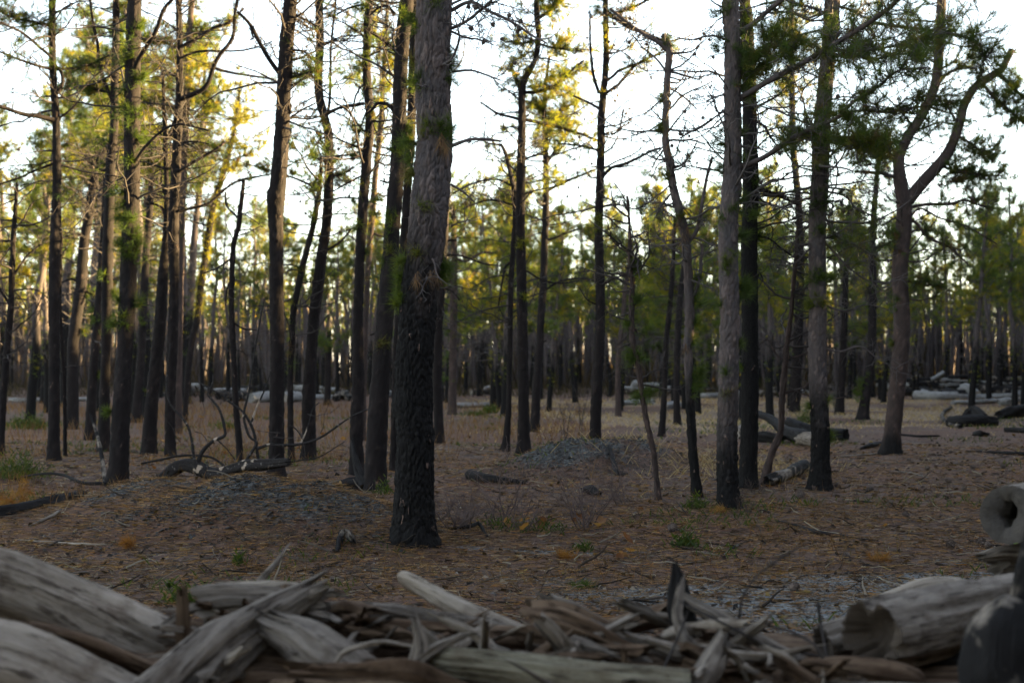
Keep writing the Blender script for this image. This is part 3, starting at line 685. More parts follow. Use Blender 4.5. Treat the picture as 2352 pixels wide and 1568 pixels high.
T('dark trunk standing right behind the thickest pine', [(1008, 1018, 25), (1007, 956, 22), (1005, 870, 22), (1006, 780, 21), (1010, 700, 20), (1015, 620, 20), (1020, 540, 18), (1024, 470, 15), (1026, 420, 11)], 122, dead=9, limbs=[([(1016, 560), (1030, 552), (1050, 552)], 6, 4, O(twigs=0)), ([(1018, 585), (1060, 588), (1110, 605), (1150, 610)], 6, 3, O(twigs=8)), ([(1012, 660), (1040, 670), (1056, 690)], 5, 3, O(twigs=4))], epi=[(1010, 625, 24, .4), (1018, 650, 20)])
# centre right
T('narrow dark trunk, left of the twin pines in the middle', [(1160, 1036, 22), (1164, 1000, 16), (1168, 940, 13), (1170, 855, 12), (1172, 753, 12), (1174, 652, 12), (1178, 585, 12), (1183, 510, 12), (1182, 450, 11), (1175, 410, 10), (1160, 350, 8), (1150, 330, 6)], 123,
  dead=16, deadL=(.3, 1.2), dead_from=760, limbs=[([(1178, 600), (1162, 610), (1155, 640), (1148, 680), (1145, 705)], 7, 3, O(twigs=4)), ([(1180, 430), (1140, 412), (1090, 420), (1040, 445)], 6, 3, O(twigs=10)), ([(1182, 470), (1120, 460), (1060, 480)], 6, 3, O(twigs=12, leafy=.25)), ([(1150, 332), (1125, 330), (1100, 318)], 5, 3, O(twigs=4)), ([(1173, 740), (1155, 725), (1145, 700)], 4, 2, O(twigs=5))])
T('twin pine with a forked top in golden needles, middle of the picture', [(1202, 1042, 36), (1203, 1000, 28), (1203, 930, 25), (1202, 855, 25), (1200, 753, 24), (1198, 652, 23), (1195, 530, 21), (1196, 439, 20), (1198, 338, 19), (1199, 260, 17), (1199, 205, 16), (1211, 172, 13), (1230, 135, 12), (1237, 84, 12), (1233, 34, 12), (1232, -10, 11)], 124, depth=22.4,
  top=10.5, dead=16, dead_from=520, live=16, spine=0, needle=NEEDLE_F, epi=[(1215, 130, 44, .7), (1230, 165, 40, .75), (1190, 120, 36, .7), (1205, 160, 34, .7), (1225, 200, 40, .75), (1245, 20, 44, .7), (1280, 15, 40, .7), (1200, 30, 34, .6), (1205, 560, 14), (1205, 690, 18), (1195, 565, 16, .6)],  # crown bushes take the gold that stands for sun on them
  limbs=[([(1195, 205), (1186, 185), (1178, 165), (1172, 150)], 11, 6, O(twigs=10, leafy=.9)), ([(1202, 212), (1235, 212), (1265, 200), (1290, 182), (1315, 160), (1340, 140)], 9, 5, O(twigs=16, leafy=.6)), ([(1196, 275), (1170, 268), (1145, 262), (1125, 250), (1104, 235)], 8, 4, O(twigs=4)), ([(1202, 272), (1212, 265), (1216, 262)], 6, 3, O(twigs=0)), ([(1204, 275), (1250, 285), (1310, 300), (1372, 322)], 9, 6, O(twigs=12, leafy=.5, dd=.6)),
         ([(1206, 365), (1235, 355), (1260, 345)], 6, 3, O(twigs=4)), ([(1234, 45), (1260, 25), (1280, 0)], 9, 6, O(twigs=12, leafy=.9)), ([(1236, 90), (1205, 100), (1170, 95)], 6, 3, O(twigs=18, leafy=.5)), ([(1236, 100), (1270, 110), (1330, 118)], 6, 3, O(twigs=18, leafy=.6, cones=3)), ([(1205, 620), (1240, 640), (1280, 650), (1330, 645)], 5, 3, O(twigs=12))])
T('second of the twin pines, slanting behind the forked one', [(1228, 992, 22), (1231, 922, 20), (1235, 855, 19), (1240, 787, 17), (1243, 720, 17), (1248, 652, 17), (1251, 560, 16), (1254, 480, 15), (1254, 400, 14), (1253, 330, 12), (1250, 270, 10), (1252, 200, 8), (1262, 130, 6)], 125,
  dead=22, dead_from=560, live=22, leaf_top=420, needle=NEEDLE_F, tint=.55, epi=[(1265, 260, 60, .7), (1300, 210, 50, .75), (1290, 330, 50, .6), (1240, 255, 40, .65), (1330, 280, 44, .5), (1270, 740, 30, .25), (1262, 760, 26, .25)],  # tints lean to the gilded, sunlit-looking needle colours
  limbs=[([(1258, 368), (1275, 345), (1290, 320), (1310, 300)], 8, 5, O(twigs=8, leafy=.4)), ([(1256, 440), (1290, 420), (1330, 405), (1370, 388)], 8, 4, O(twigs=16, leafy=.4)), ([(1254, 300), (1285, 260), (1325, 230)], 8, 4, O(twigs=16, leafy=.9)), ([(1253, 260), (1225, 240), (1200, 230)], 6, 3, O(twigs=12, leafy=.9)), ([(1252, 230), (1300, 180), (1350, 150)], 7, 3, O(twigs=16, leafy=.85)), ([(1252, 555), (1290, 540), (1330, 525)], 5, 3, O(twigs=8)), ([(1246, 670), (1290, 645), (1350, 640), (1380, 660)], 6, 3, O(twigs=12)), ([(1240, 790), (1256, 782)], 5, 3, O(twigs=0))])
T('lone pine with a side fork, standing behind the grey gravel mound', [(1367, 1012, 28), (1368, 960, 25), (1371, 900, 25), (1375, 830, 24), (1378, 760, 23), (1379, 690, 21), (1377, 600, 20), (1375, 517, 19), (1378, 430, 18), (1380, 350, 17), (1381, 280, 17), (1386, 210, 15), (1392, 140, 13), (1391, 40, 12), (1390, -10, 11)], 126, depth=20.6,
  top=10, dead=18, dead_from=560, live=14, cones=1.5, needle=NEEDLE_F, spine=20, epi=[(1385, 15, 40, .3), (1400, 30, 34, .3), (1370, 30, 30, .35), (1395, 110, 22, .7), (1378, 525, 18, .4), (1376, 505, 18, .5), (1390, 60, 24, .6)],
  limbs=[([(1376, 215), (1366, 185), (1361, 160), (1356, 110), (1355, 60), (1355, 25)], 8, 4, O(twigs=8, cones=2)), ([(1385, 405), (1405, 385), (1440, 375), (1470, 360), (1500, 345), (1518, 340)], 8, 6, O(twigs=8)), ([(1376, 250), (1350, 235), (1316, 220)], 7, 4, O(twigs=3)), ([(1390, 215), (1420, 195), (1445, 165), (1475, 140), (1515, 125)], 8, 4, O(twigs=12, leafy=.2, cones=6)), ([(1384, 308), (1410, 308), (1425, 290), (1432, 250)], 6, 3, O(twigs=6, cones=3)), ([(1395, 30), (1440, 60), (1480, 78), (1525, 95)], 10, 8, O(twigs=16, cones=10, dd=-.5)), ([(1400, 40), (1430, 25), (1470, 10), (1500, -10)], 9, 5, O(twigs=14, leafy=.4, cones=8)),
         ([(1394, 185), (1430, 160), (1480, 140), (1525, 120)], 7, 4, O(twigs=14, leafy=.3, along=.4)), ([(1382, 475), (1420, 470), (1460, 480), (1500, 460)], 5, 3, O(twigs=12, cones=3)), ([(1376, 345), (1330, 335), (1280, 330)], 6, 3, O(twigs=10, leafy=.3)), ([(1381, 655), (1410, 640), (1440, 628)], 5, 3, O(twigs=6)), ([(1374, 700), (1350, 690), (1330, 660)], 4, 2, O(twigs=6))])
T('spindly sapling with shaggy needle tufts, leaning right of the mound', [(1511, 1148, 14), (1507, 1090, 12), (1500, 1030, 12), (1490, 989, 12), (1478, 930, 12), (1466, 845, 11), (1452, 770, 12), (1451, 700, 11), (1452, 640, 9), (1447, 578, 8), (1446, 517, 6), (1441, 450, 4)], 127, bark=BARK_R, dead=14, deadL=(.2, .7), dead_from=900,
  epi=[(1455, 600, 24, .35), (1462, 610, 22, .4), (1470, 625, 22, .45), (1460, 685, 20, .4), (1468, 690, 18, .4), (1455, 820, 28, .4), (1468, 815, 26, .35), (1448, 828, 22, .45), (1480, 910, 32, .4), (1500, 905, 24, .45), (1462, 912, 22, .45), (1440, 745, 14, .4)],
  limbs=[([(1450, 760), (1430, 780), (1408, 802)], 3, 2, O(twigs=2)), ([(1447, 580), (1425, 570), (1400, 545)], 4, 2, O(twigs=6)), ([(1443, 470), (1425, 440), (1410, 420)], 3, 2, O(twigs=6)), ([(1452, 640), (1420, 625), (1385, 652)], 4, 2, O(twigs=6))], group='saplings among the pines')
T('short thin trunk in shade, far side of the spindly sapling', [(1420, 956, 14), (1419, 855, 12), (1424, 787, 12), (1431, 735, 11), (1434, 680, 10), (1442, 620, 8), (1446, 560, 6)], 128, bark=BARK_R, dead=12, deadL=(.3, 1.0))
T('dark leaning stem behind the knobbly pine, forking upward', [(1519, 1002, 17), (1524, 939, 14), (1527, 855, 13), (1530, 787, 12), (1537, 720, 12), (1544, 640, 11), (1548, 560, 8), (1550, 500, 6)], 129, dead=12, deadL=(.3, 1.0), epi=[(1535, 700, 14)])
T('dark trunk tight against the left side of the knobbly pine', [(1556, 976, 17), (1554, 900, 15), (1556, 800, 15), (1561, 700, 14), (1570, 620, 12), (1580, 560, 10)], 130, dead=8)
T('knobbly grey pine with a kinked top, dead bunches along it', [(1602, 1141, 25), (1597, 1090, 21), (1592, 1040, 20), (1587, 960, 20), (1583, 890, 19), (1581, 800, 19), (1584, 721, 21), (1581, 630, 20), (1573, 540, 21), (1561, 490, 20), (1546, 430, 18), (1538, 375, 17), (1529, 325, 16), (1529, 270, 15), (1532, 190, 15), (1537, 120, 15), (1530, 90, 14), (1520, 80, 8)], 131, bark=BARK,
  cy=880, dead=26, deadL=(.2, .8), dead_from=640, epi=[(1600, 870, 38, .4), (1592, 900, 34, .4), (1610, 850, 30, .45), (1590, 780, 20), (1600, 690, 26, .4), (1598, 740, 22, .4), (1520, 300, 20, .6), (1515, 290, 18, .6), (1538, 100, 24, .5), (1535, 410, 20, .6), (1560, 500, 24, .6), (1600, 640, 20, .5), (1520, 225, 16, .6)],
  limbs=[([(1537, 120), (1515, 100), (1490, 85), (1450, 60), (1420, 35), (1400, 20)], 11, 7, O(twigs=16, cones=6)), ([(1538, 125), (1565, 122), (1590, 118), (1615, 95)], 6, 3, O(twigs=6, cones=2)), ([(1576, 560), (1600, 530), (1612, 470), (1625, 400), (1637, 360)], 10, 6, O(twigs=10, leafy=.3)), ([(1585, 690), (1600, 660), (1608, 610), (1612, 560)], 9, 8, O(twigs=4)), ([(1540, 390), (1570, 375), (1600, 330)], 5, 3, O(twigs=10, cones=4)), ([(1532, 200), (1560, 215), (1590, 240), (1600, 250)], 5, 3, O(twigs=6)), ([(1545, 440), (1520, 470), (1505, 500)], 5, 3, O(twigs=12))])
for _x, _y in [(1545, 540), (1555, 520), (1570, 545), (1580, 530), (1540, 355), (1535, 340), (1575, 800), (1565, 560), (1560, 500), (1600, 480)]:
    TR[-1].dead[0].append(at(_x, _y, TR[-1].depth - .1)); TR[-1].dead[1].append([.0, -.2, -.6])
T('grey scaly pine, the nearer of the pair on the right', [(1674, 1170, 52), (1672, 1120, 47), (1670, 1027, 46), (1672, 925, 45), (1674, 823, 44), (1676, 721, 44), (1673, 619, 43), (1674, 510, 43), (1680, 442, 43), (1683, 374, 41), (1684, 306, 39), (1683, 204, 37), (1683, 102, 37), (1677, -10, 36)], 132, bark=BARK,
  cy=965, char_soft=.8, hi=(.015, 84, .0105, (.046, .105)), top=9.5, dead=12, deadL=(.3, 1.0), dead_from=480, live=14, cones=.6,
  epi=[(1660, 510, 22, .3), (1712, 540, 22, .3), (1705, 655, 34, .3), (1715, 665, 30, .35), (1700, 680, 24, .35), (1672, 595, 22, .55), (1668, 600, 18, .55), (1698, 790, 20, .45), (1665, 850, 18, .45), (1665, 620, 12, .5), (1652, 300, 26, .2), (1660, 330, 26, .25), (1700, 310, 20, .3), (1700, 140, 34, .2), (1705, 170, 30, .2), (1690, 115, 26, .3), (1645, 110, 24, .25), (1640, 30, 24, .15), (1650, 85, 22, .2), (1670, 25, 24, .3), (1705, 205, 28, .25), (1700, 360, 26, .25), (1650, 385, 26, .2), (1680, 480, 22, .3), (1730, 490, 22, .25), (1655, 700, 14), (1668, 905, 12), (1700, 450, 26, .3)],
  limbs=[([(1702, 224), (1742, 200), (1790, 173), (1841, 146), (1892, 116), (1926, 95), (1994, 54), (2045, 17), (2065, -5)], 14, 10, O(twigs=34, leafy=.45, cones=8, dd=-1.6, t0=.25)), ([(1700, 76), (1739, 48), (1770, 20), (1804, -6)], 13, 10, O(twigs=10, leafy=.3, dd=-.3)),
         ([(1700, 386), (1756, 360), (1797, 333), (1841, 306), (1875, 292), (1926, 269), (1960, 235), (1994, 214), (2028, 190), (2062, 163), (2130, 156)], 13, 4, O(twigs=46, leafy=.6, cones=8, dd=-1.4, t0=.25)), ([(1926, 262), (1980, 254), (2040, 258), (2110, 246), (2170, 240)], 7, 4, O(twigs=26, leafy=.85, dd=-.4)), ([(1664, 91), (1635, 83), (1610, 87), (1583, 93)], 6, 3, O(twigs=8, cones=3)), ([(1664, 218), (1640, 224), (1622, 235)], 5, 3, O(twigs=6)), ([(1664, 255), (1610, 290), (1560, 318)], 5, 3, O(twigs=8, cones=2)),
         ([(1862, 135), (1905, 119), (1950, 118), (1994, 116), (2062, 105), (2144, 78)], 7, 5, O(twigs=30, leafy=.75, dd=-.8, cones=6)), ([(1892, 120), (1930, 130), (1960, 128), (2005, 138), (2055, 126), (2130, 126)], 6, 4, O(twigs=22, leafy=.6, dd=-.5, cones=5)),
         ([(2000, 52), (2062, 61), (2130, 68), (2190, 80), (2235, 92), (2255, 115), (2259, 150)], 8, 4, O(twigs=34, leafy=.95, dd=-.5, along=.8)), ([(1850, 145), (1810, 130), (1770, 135), (1735, 160)], 6, 3, O(twigs=22, leafy=.9)), ([(1890, 118), (1850, 95), (1810, 100), (1760, 108)], 6, 3, O(twigs=26, leafy=.9, dd=-.3))])
T('black scorched pine, the farther of the pair on the right', [(1718, 1122, 44), (1719, 1070, 39), (1722, 960, 39), (1723, 857, 38), (1722, 687, 37), (1721, 560, 36), (1724, 460, 35), (1724, 380, 34), (1723, 306, 33), (1721, 204, 32), (1717, 102, 31), (1709, -10, 26)], 133, bark=BARK_D,
  cy=300, char_soft=1.2, top=10, dead=14, dead_from=560, live=12, epi=[(1722, 210, 30, .2), (1728, 220, 26, .25), (1720, 180, 30, .2), (1735, 250, 22, .25), (1718, 60, 30, .3), (1712, 40, 28, .35), (1745, 545, 22, .35), (1705, 850, 20, .4), (1730, 420, 22, .25), (1712, 100, 30, .35)],
  limbs=[([(1738, 280), (1755, 290), (1770, 315), (1784, 335)], 7, 4, O(twigs=5)), ([(1738, 432), (1770, 442), (1800, 455), (1834, 470)], 9, 5, O(twigs=12, leafy=.2)), ([(1738, 540), (1770, 550), (1800, 575), (1825, 590)], 6, 3, O(twigs=12)), ([(1738, 640), (1745, 625), (1752, 640)], 5, 3, O(twigs=5))])
T('thin twisted understorey stem with a bare crooked side branch', [(1757, 1112, 22), (1768, 1055, 15), (1786, 1010, 15), (1795, 976, 13), (1795, 925, 13), (1800, 874, 13), (1806, 806, 11), (1817, 721, 9), (1824, 636, 8), (1831, 551, 7), (1834, 480, 5), (1836, 430, 4)], 134, bark=BARK_R, dead=14, deadL=(.3, .9), dead_from=850,
  limbs=[([(1795, 905), (1825, 895), (1848, 890), (1862, 870), (1868, 848)], 6, 3, O(twigs=8)), ([(1803, 830), (1780, 810), (1765, 780), (1740, 795)], 4, 2, O(twigs=10)), ([(1803, 825), (1840, 815), (1870, 800)], 4, 2, O(twigs=5)), ([(1798, 880), (1845, 905), (1900, 915), (1950, 910)], 3, 2, O(twigs=5))], group='saplings among the pines')
T('pine further back whose sunlit crown shows between the right-hand trunks', [(1825, 946, 24), (1829, 857, 24), (1834, 755, 22), (1838, 653, 21), (1838, 551, 18), (1832, 442, 16), (1822, 340, 15), (1820, 238, 14), (1818, 120, 13), (1817, -10, 12)], 135, top=13.5, dead=20, live=26, leaf_top=330, needle=NEEDLE_F, spine=160,
  epi=[(1815, 620, 26, .3), (1830, 700, 26, .3), (1815, 800, 20, .3), (1820, 580, 34, .3), (1790, 240, 40, .6), (1850, 330, 40, .6), (1825, 210, 34, .7)], limbs=[([(1822, 220), (1850, 200), (1880, 190)], 7, 4, O(twigs=8, leafy=.5)), ([(1818, 190), (1800, 178), (1770, 172)], 4, 3, O(twigs=4)), ([(1838, 600), (1880, 580), (1930, 560)], 6, 3, O(twigs=16, leafy=.6))])
T('grey plated pine with bushy green collars, right of the scorched pair', [(1883, 1125, 50), (1884, 1070, 43), (1884, 1000, 41), (1881, 920, 40), (1877, 823, 39), (1878, 721, 39), (1878, 619, 38), (1878, 510, 38), (1884, 408, 39), (1887, 306, 37), (1895, 204, 35), (1903, 120, 33), (1908, 60, 34), (1912, -10, 34)], 136, bark=BARK,
  cy=900, char_soft=.8, hi=(.016, 76, .0105, (.046, .11)), top=10, dead=26, deadL=(.4, 1.5), dead_from=560, live=14, cones=.8,
  epi=[(1875, 640, 30, .35), (1885, 636, 26, .4), (1862, 640, 24, .4), (1910, 640, 20, .5), (1868, 700, 24, .65), (1880, 698, 22, .65), (1858, 700, 20, .7), (1880, 380, 44, .2), (1895, 390, 36, .2), (1870, 400, 34, .2), (1870, 450, 40, .2), (1895, 455, 34, .25), (1880, 475, 34, .2), (1895, 245, 46, .2), (1880, 255, 40, .25), (1905, 260, 34, .25), (1905, 45, 40, .2), (1912, 70, 36, .25), (1895, 190, 28, .3), (1905, 1000, 18, .5), (1860, 930, 18, .5), (1900, 920, 16, .5), (1875, 340, 30, .3), (1885, 530, 30, .3), (1905, 545, 26, .3)],
  limbs=[([(1892, 30), (1865, 18), (1835, 8), (1800, -2)], 8, 4, O(twigs=16, leafy=.4)), ([(1920, 14), (1945, 20), (1975, 35), (1995, 45)], 7, 4, O(twigs=12, leafy=.6)), ([(1900, 510), (1925, 545), (1960, 560), (2000, 585)], 7, 4, O(twigs=22, leafy=.25, cones=6)), ([(1898, 440), (1940, 450), (1970, 480), (2020, 500)], 6, 3, O(twigs=24, leafy=.3, cones=6)), ([(1898, 560), (1935, 600), (1985, 640), (2040, 650)], 5, 3, O(twigs=26, cones=3)), ([(1870, 560), (1830, 600), (1795, 610)], 5, 3, O(twigs=12)), ([(1897, 700), (1940, 715), (1990, 700), (2050, 715)], 5, 2, O(twigs=14)), ([(1896, 800), (1930, 808), (1975, 795), (2010, 820), (2060, 850)], 5, 2, O(twigs=14)),
         ([(1890, 330), (1930, 320), (1980, 340), (2040, 330)], 6, 3, O(twigs=34, leafy=.85, dd=-.8)), ([(1890, 300), (1850, 310), (1800, 330)], 5, 3, O(twigs=18, leafy=.7))])
T('slight dark trunk between two larger pines, deep in shade', [(1928, 952, 22), (1931, 900, 18), (1934, 857, 17), (1939, 755, 15), (1942, 653, 13), (1946, 560, 10), (1950, 480, 8)], 137, dead=22, deadL=(.4, 1.4), leafy_dead=.15, live=8, leaf_top=600, epi=[(1935, 620, 20)])
T('dark pine with green sprouts down its left flank, back right', [(1981, 963, 28), (1986, 925, 23), (1996, 857, 21), (2002, 789, 20), (2004, 721, 19), (2005, 640, 18), (2004, 560, 16), (2008, 480, 14), (2015, 400, 11), (2020, 330, 8)], 138, dead=18, live=16, leaf_top=620, epi=[(1978, 920, 26, .35), (1975, 890, 24, .35), (1985, 870, 20, .4), (2000, 660, 26, .3), (1990, 700, 22, .3), (1970, 905, 18, .4)])
T('forked brown pine with a heavy limb sweeping up to the right', [(2046, 1042, 46), (2050, 993, 38), (2057, 925, 36), (2064, 857, 37), (2070, 789, 37), (2071, 721, 36), (2067, 619, 36), (2075, 530, 35), (2077, 470, 34), (2067, 410, 29), (2066, 360, 25), (2085, 315, 22), (2113, 272, 22), (2132, 235, 22), (2150, 187, 22), (2158, 102, 21), (2163, -10, 19)], 139, bark=BARK_R,
  cy=1010, char_soft=.4, top=10.5, dead=34, deadL=(.4, 1.6), dead_from=640, live=14, cones=1.6,
  epi=[(2085, 290, 60, .2), (2110, 300, 50, .2), (2140, 290, 50, .2), (2160, 300, 40, .25), (2060, 310, 44, .25), (2045, 330, 44, .3), (2020, 315, 50, .2), (2110, 60, 44, .3), (2160, 70, 40, .3), (2200, 70, 40, .25), (2040, 530, 30, .25), (2060, 540, 26, .25), (2055, 700, 20, .3), (2150, 150, 36, .3), (1990, 330, 44, .4), (2000, 360, 40, .5), (2050, 790, 14)],
  limbs=[([(2086, 460), (2110, 430), (2135, 402), (2170, 362), (2192, 320), (2206, 275), (2216, 238), (2240, 200), (2272, 178), (2300, 160), (2314, 135), (2324, 114)], 30, 14, O(twigs=16, leafy=.3, cones=14, t0=.3, sides=12)), ([(2290, 168), (2315, 190), (2340, 215), (2380, 245)], 10, 7, O(twigs=26, leafy=.8, cones=6, t0=.1)), ([(2255, 190), (2280, 220), (2310, 245), (2352, 285)], 8, 5, O(twigs=26, leafy=.85, cones=5)), ([(2052, 405), (2021, 398), (1990, 396), (1963, 394)], 9, 7, O(twigs=10, leafy=.3)), ([(2092, 476), (2130, 469), (2181, 469), (2215, 459), (2245, 470), (2275, 475)], 9, 4, O(twigs=22, leafy=.5, cones=10)),
         ([(2080, 500), (2105, 512), (2130, 544), (2181, 568), (2208, 592), (2226, 610)], 8, 4, O(twigs=22, leafy=.4, cones=4)), ([(2150, 190), (2180, 168), (2215, 152), (2240, 160)], 8, 4, O(twigs=14, leafy=.6, cones=5)), ([(2060, 350), (2020, 340), (1970, 345)], 7, 4, O(twigs=26, leafy=.8)), ([(2198, 310), (2230, 330), (2250, 345), (2270, 350)], 7, 4, O(twigs=24, leafy=.9, cones=4)), ([(2204, 290), (2180, 250), (2172, 225)], 6, 4, O(twigs=8, leafy=.4)), ([(2130, 245), (2170, 258), (2205, 262)], 6, 3, O(twigs=8)),
         ([(2240, 380), (2220, 400), (2190, 420)], 5, 3, O(twigs=16, leafy=.8, cones=4)), ([(2160, 380), (2200, 395), (2250, 400), (2300, 405)], 7, 3, O(twigs=30, leafy=.85, cones=6)), ([(2080, 530), (2040, 560), (1990, 575)], 6, 3, O(twigs=24, leafy=.2)), ([(2075, 600), (2120, 600), (2150, 580)], 5, 3, O(twigs=6)), ([(2070, 640), (2130, 655), (2170, 650)], 6, 3, O(twigs=16, leafy=.7)), ([(2080, 520), (2110, 480), (2160, 500), (2220, 520), (2290, 560)], 6, 3, O(twigs=20, leafy=.3, cones=6)), ([(2068, 680), (2110, 690), (2150, 680)], 4, 2, O(twigs=6))])
# small trunks further back that read singly
T('thin trunk far back at left, short green bush at its head', [(752, 930, 16), (753, 860, 15), (755, 800, 13), (757, 760, 9)], 140, dead=3, epi=[(755, 800, 34, .3), (745, 790, 28, .3), (768, 798, 28, .3), (758, 770, 24, .35)], live=4, leaf_top=800, group='saplings among the pines')
T('dark trunk with ivy-like green sleeve right of the thickest pine', [(1038, 952, 20), (1040, 860, 18), (1041, 780, 18), (1042, 690, 17), (1043, 600, 15), (1042, 540, 13), (1041, 470, 10)], 141, bark=BARK_R, spine=90, dead=16, live=10, leaf_top=560, epi=[(1030, 760, 26, .3), (1028, 820, 24, .3), (1030, 870, 20, .3), (1050, 720, 24, .3)], limbs=[([(1042, 590), (1070, 600), (1110, 580), (1160, 585)], 6, 4, O(twigs=10))])
T('bare dead trunk leaning left over the pale logs, middle distance', [(1160, 905, 22), (1148, 870, 22), (1130, 842, 17), (1115, 815, 12), (1100, 800, 8), (1090, 803, 4)], 142, depth=60, dead=3, deadL=(.3, .8), group=None, name='dead_snag')
for t in TR: t.build()

# ------------------------------------------------------------------ pines of the wood behind: a few kinds, many single trees
BARK_HAZED = mat_bark('bark_far_hazed', (.040, .034, .034), (.062, .046, .041), (.12, .08, .065))  # paler than nearer bark: distance haze put into the colour
def pine_kind(seed, H, r0, lo, crook, nlive, ndead, spine, bare=False):
    t = Tree('pine_tree', '', (0, 0, 0), 60, seed, bark=BARK_HAZED, twig=TWIG, needle=NEEDLE_F); rng = t.rng
    n = 9; ax = np.cumsum(rng.normal(0, crook, (n, 2)), 0) * np.linspace(0, 1, n)[:, None]
    rows = np.column_stack([ax[:, 0], ax[:, 1], np.linspace(-.3, H, n), r0 * np.linspace(1, .16, n) ** .8])
    rr = catmull(rows, .22); mb = MB()
    trunk_mesh(t.trunk, rr, 12, .010, (.06, .16), char_z=H * .28, char_soft=1.2, seed=seed)
    P = rr[:, :3]
    def onz(z): return P[int(np.clip(np.searchsorted(P[:, 2], z), 1, len(P) - 1))]
    for k in range(ndead):
        z = rng.uniform(.16, .95 if bare else lo + .2) * H; a = rng.random() * 6.28; L = rng.uniform(.5, 1.7)
        q = grow(rng, onz(z), [math.cos(a), math.sin(a), rng.normal(.1, .3)], L, 7, .24, .0)
        tube(t.twigs, q, np.linspace(.016, .006, len(q)), 3)
        for j in range(rng.integers(2, 6)):
            i = rng.integers(2, 7); q2 = grow(rng, q[i], rnd_unit(rng, 1)[0], L * rng.uniform(.15, .4), 4, .35)
            tube(t.twigs, q2, np.linspace(.008, .004, len(q2)), 3)
    for k in range(nlive):
        z = rng.uniform(lo, 1.0) * H; a = rng.random() * 6.28; f = 1 - .75 * ((z / H - lo) / (1 - lo)) ** 1.3
        L = rng.uniform(.7, 2.0) * max(f, .25)
        q = grow(rng, onz(z), [math.cos(a), math.sin(a), rng.uniform(-.15, .35)], L, 8, .2, .05)
        tube(t.twigs, q, np.linspace(.024, .008, len(q)), 3)
        tn = rng.random() * .8
        for j in range(int(5 + 7 * L)):
            i = rng.integers(3, 9); q2 = grow(rng, q[min(i, 8)], nrm(rnd_unit(rng, 1)[0] + [0, 0, .35]), rng.uniform(.12, .42), 4, .3, .1)
            tube(t.twigs, q2, np.linspace(.008, .004, len(q2)), 3)
            for m in (4, 3, 2): t.tuft(q2[m] + rng.normal(0, .03, 3), q2[m] - q2[m - 1], np.clip(tn + rng.normal(0, .12), 0, .95))
    for k in range(spine):
        z = rng.uniform(.12, .95) * H; a = rng.random() * 6.28; d = np.array([math.cos(a), math.sin(a), .3]); t.tuft(onz(z) + d * r0 * .9, d)
    k, L, w = 22, .19, .0100
    cm = MB(); 
    if t.tufts[0]: needles(cm, rng, t.tufts[0], t.tufts[1], k, L, w, tint=np.array(t.tufts[2]))
    out = [('trunk', t.trunk.mesh('trunk', t.bm)), ('branches', t.twigs.mesh('branches', t.tm))]
    if cm.n: out.append(('crown', cm.mesh('crown', t.nm)))
    return out
KINDS = [pine_kind(300, 10.5, .15, .56, .16, 34, 34, 30), pine_kind(301, 9.5, .13, .60, .20, 28, 36, 15), pine_kind(302, 12.0, .17, .55, .14, 42, 30, 50),
         pine_kind(303, 8.0, .12, .40, .24, 36, 24, 110), pine_kind(304, 11.0, .13, .68, .12, 22, 38, 8), pine_kind(305, 10.0, .16, .42, .22, 46, 22, 40),
         pine_kind(306, 8.5, .10, .80, .16, 6, 46, 0, True), pine_kind(307, 10.0, .11, .72, .12, 16, 38, 10), pine_kind(308, 6.0, .09, .26, .18, 40, 10, 90)]
def place_pine(kind, x, y, sc, rz, label, group, name='pine_tree'):
    root = empty(name, (x, y, terr(x, y)), rz, sc)
    tag(root, label, 'tree', group)
    for nm, me in KINDS[kind]:
        ch = link(nm, me, root)
        if nm == 'branches': ch['kind'] = 'stuff'
    return root

rb = np.random.default_rng(44)
placed = []
def free(x, y, d):
    for a, b in placed:
        if (a - x) ** 2 + (b - y) ** 2 < d * d: return False
    placed.append((x, y)); return True
for t in TR: placed.append((t.base[0], t.base[1]))
# wood on the left and behind the clearing
ORD = ['first', 'second', 'third', 'fourth', 'fifth', 'sixth', 'seventh', 'eighth', 'ninth', 'tenth', 'eleventh', 'twelfth', 'thirteenth', 'fourteenth', 'fifteenth', 'sixteenth', 'seventeenth', 'eighteenth', 'nineteenth', 'twentieth']
KH = [10.5, 9.5, 12.0, 8.0, 11.0, 10.0, 8.5, 10.0, 6.0]
def fill(n, fx, fy, gap, label, group, kinds, sc=(.85, 1.2), cond=None, ytop=None):
    c = 0; tries = 0; made = []
    while c < n and tries < n * 60:
        tries += 1
        y = fy(); x = fx(y)
        if cond and not cond(x, y): continue
        if not free(x, y, gap): continue
        kd = int(rb.choice(kinds)); s_ = rb.uniform(*sc)
        if ytop: s_ = float(np.clip((CAM_H + (845 - rb.uniform(*ytop)) * y / FPX) / KH[kd], .5, 1.3))   # as tall as such a tree shows in the photograph
        made.append(place_pine(kd, x, y, s_, rb.random() * 6.28, label, group)); c += 1
    if n <= 20:                                     # few enough to count off from the left
        for o, w in zip(sorted(made, key=lambda o: o.location.x / o.location.y), ORD): o['label'] = f'{label}, {w} from the left'
U = rb.uniform
fill(16, lambda y: -y * U(.215, .375), lambda: U(36, 58), 2.0, 'pine with golden sunlit needles on the left', 'sunlit pines on the left', [0, 2, 2, 5, 0, 2, 5], (.9, 1.15), ytop=(-60, 380))
fill(85, lambda y: y * U(-.42, -.04), lambda: U(56, 105), 1.4, 'slender dark pine of the crowded wood behind the left-hand trunks', 'pines of the far wood on the left', [0, 1, 4, 4, 6, 6, 7, 7, 7], (.75, 1.15), ytop=(430, 640))
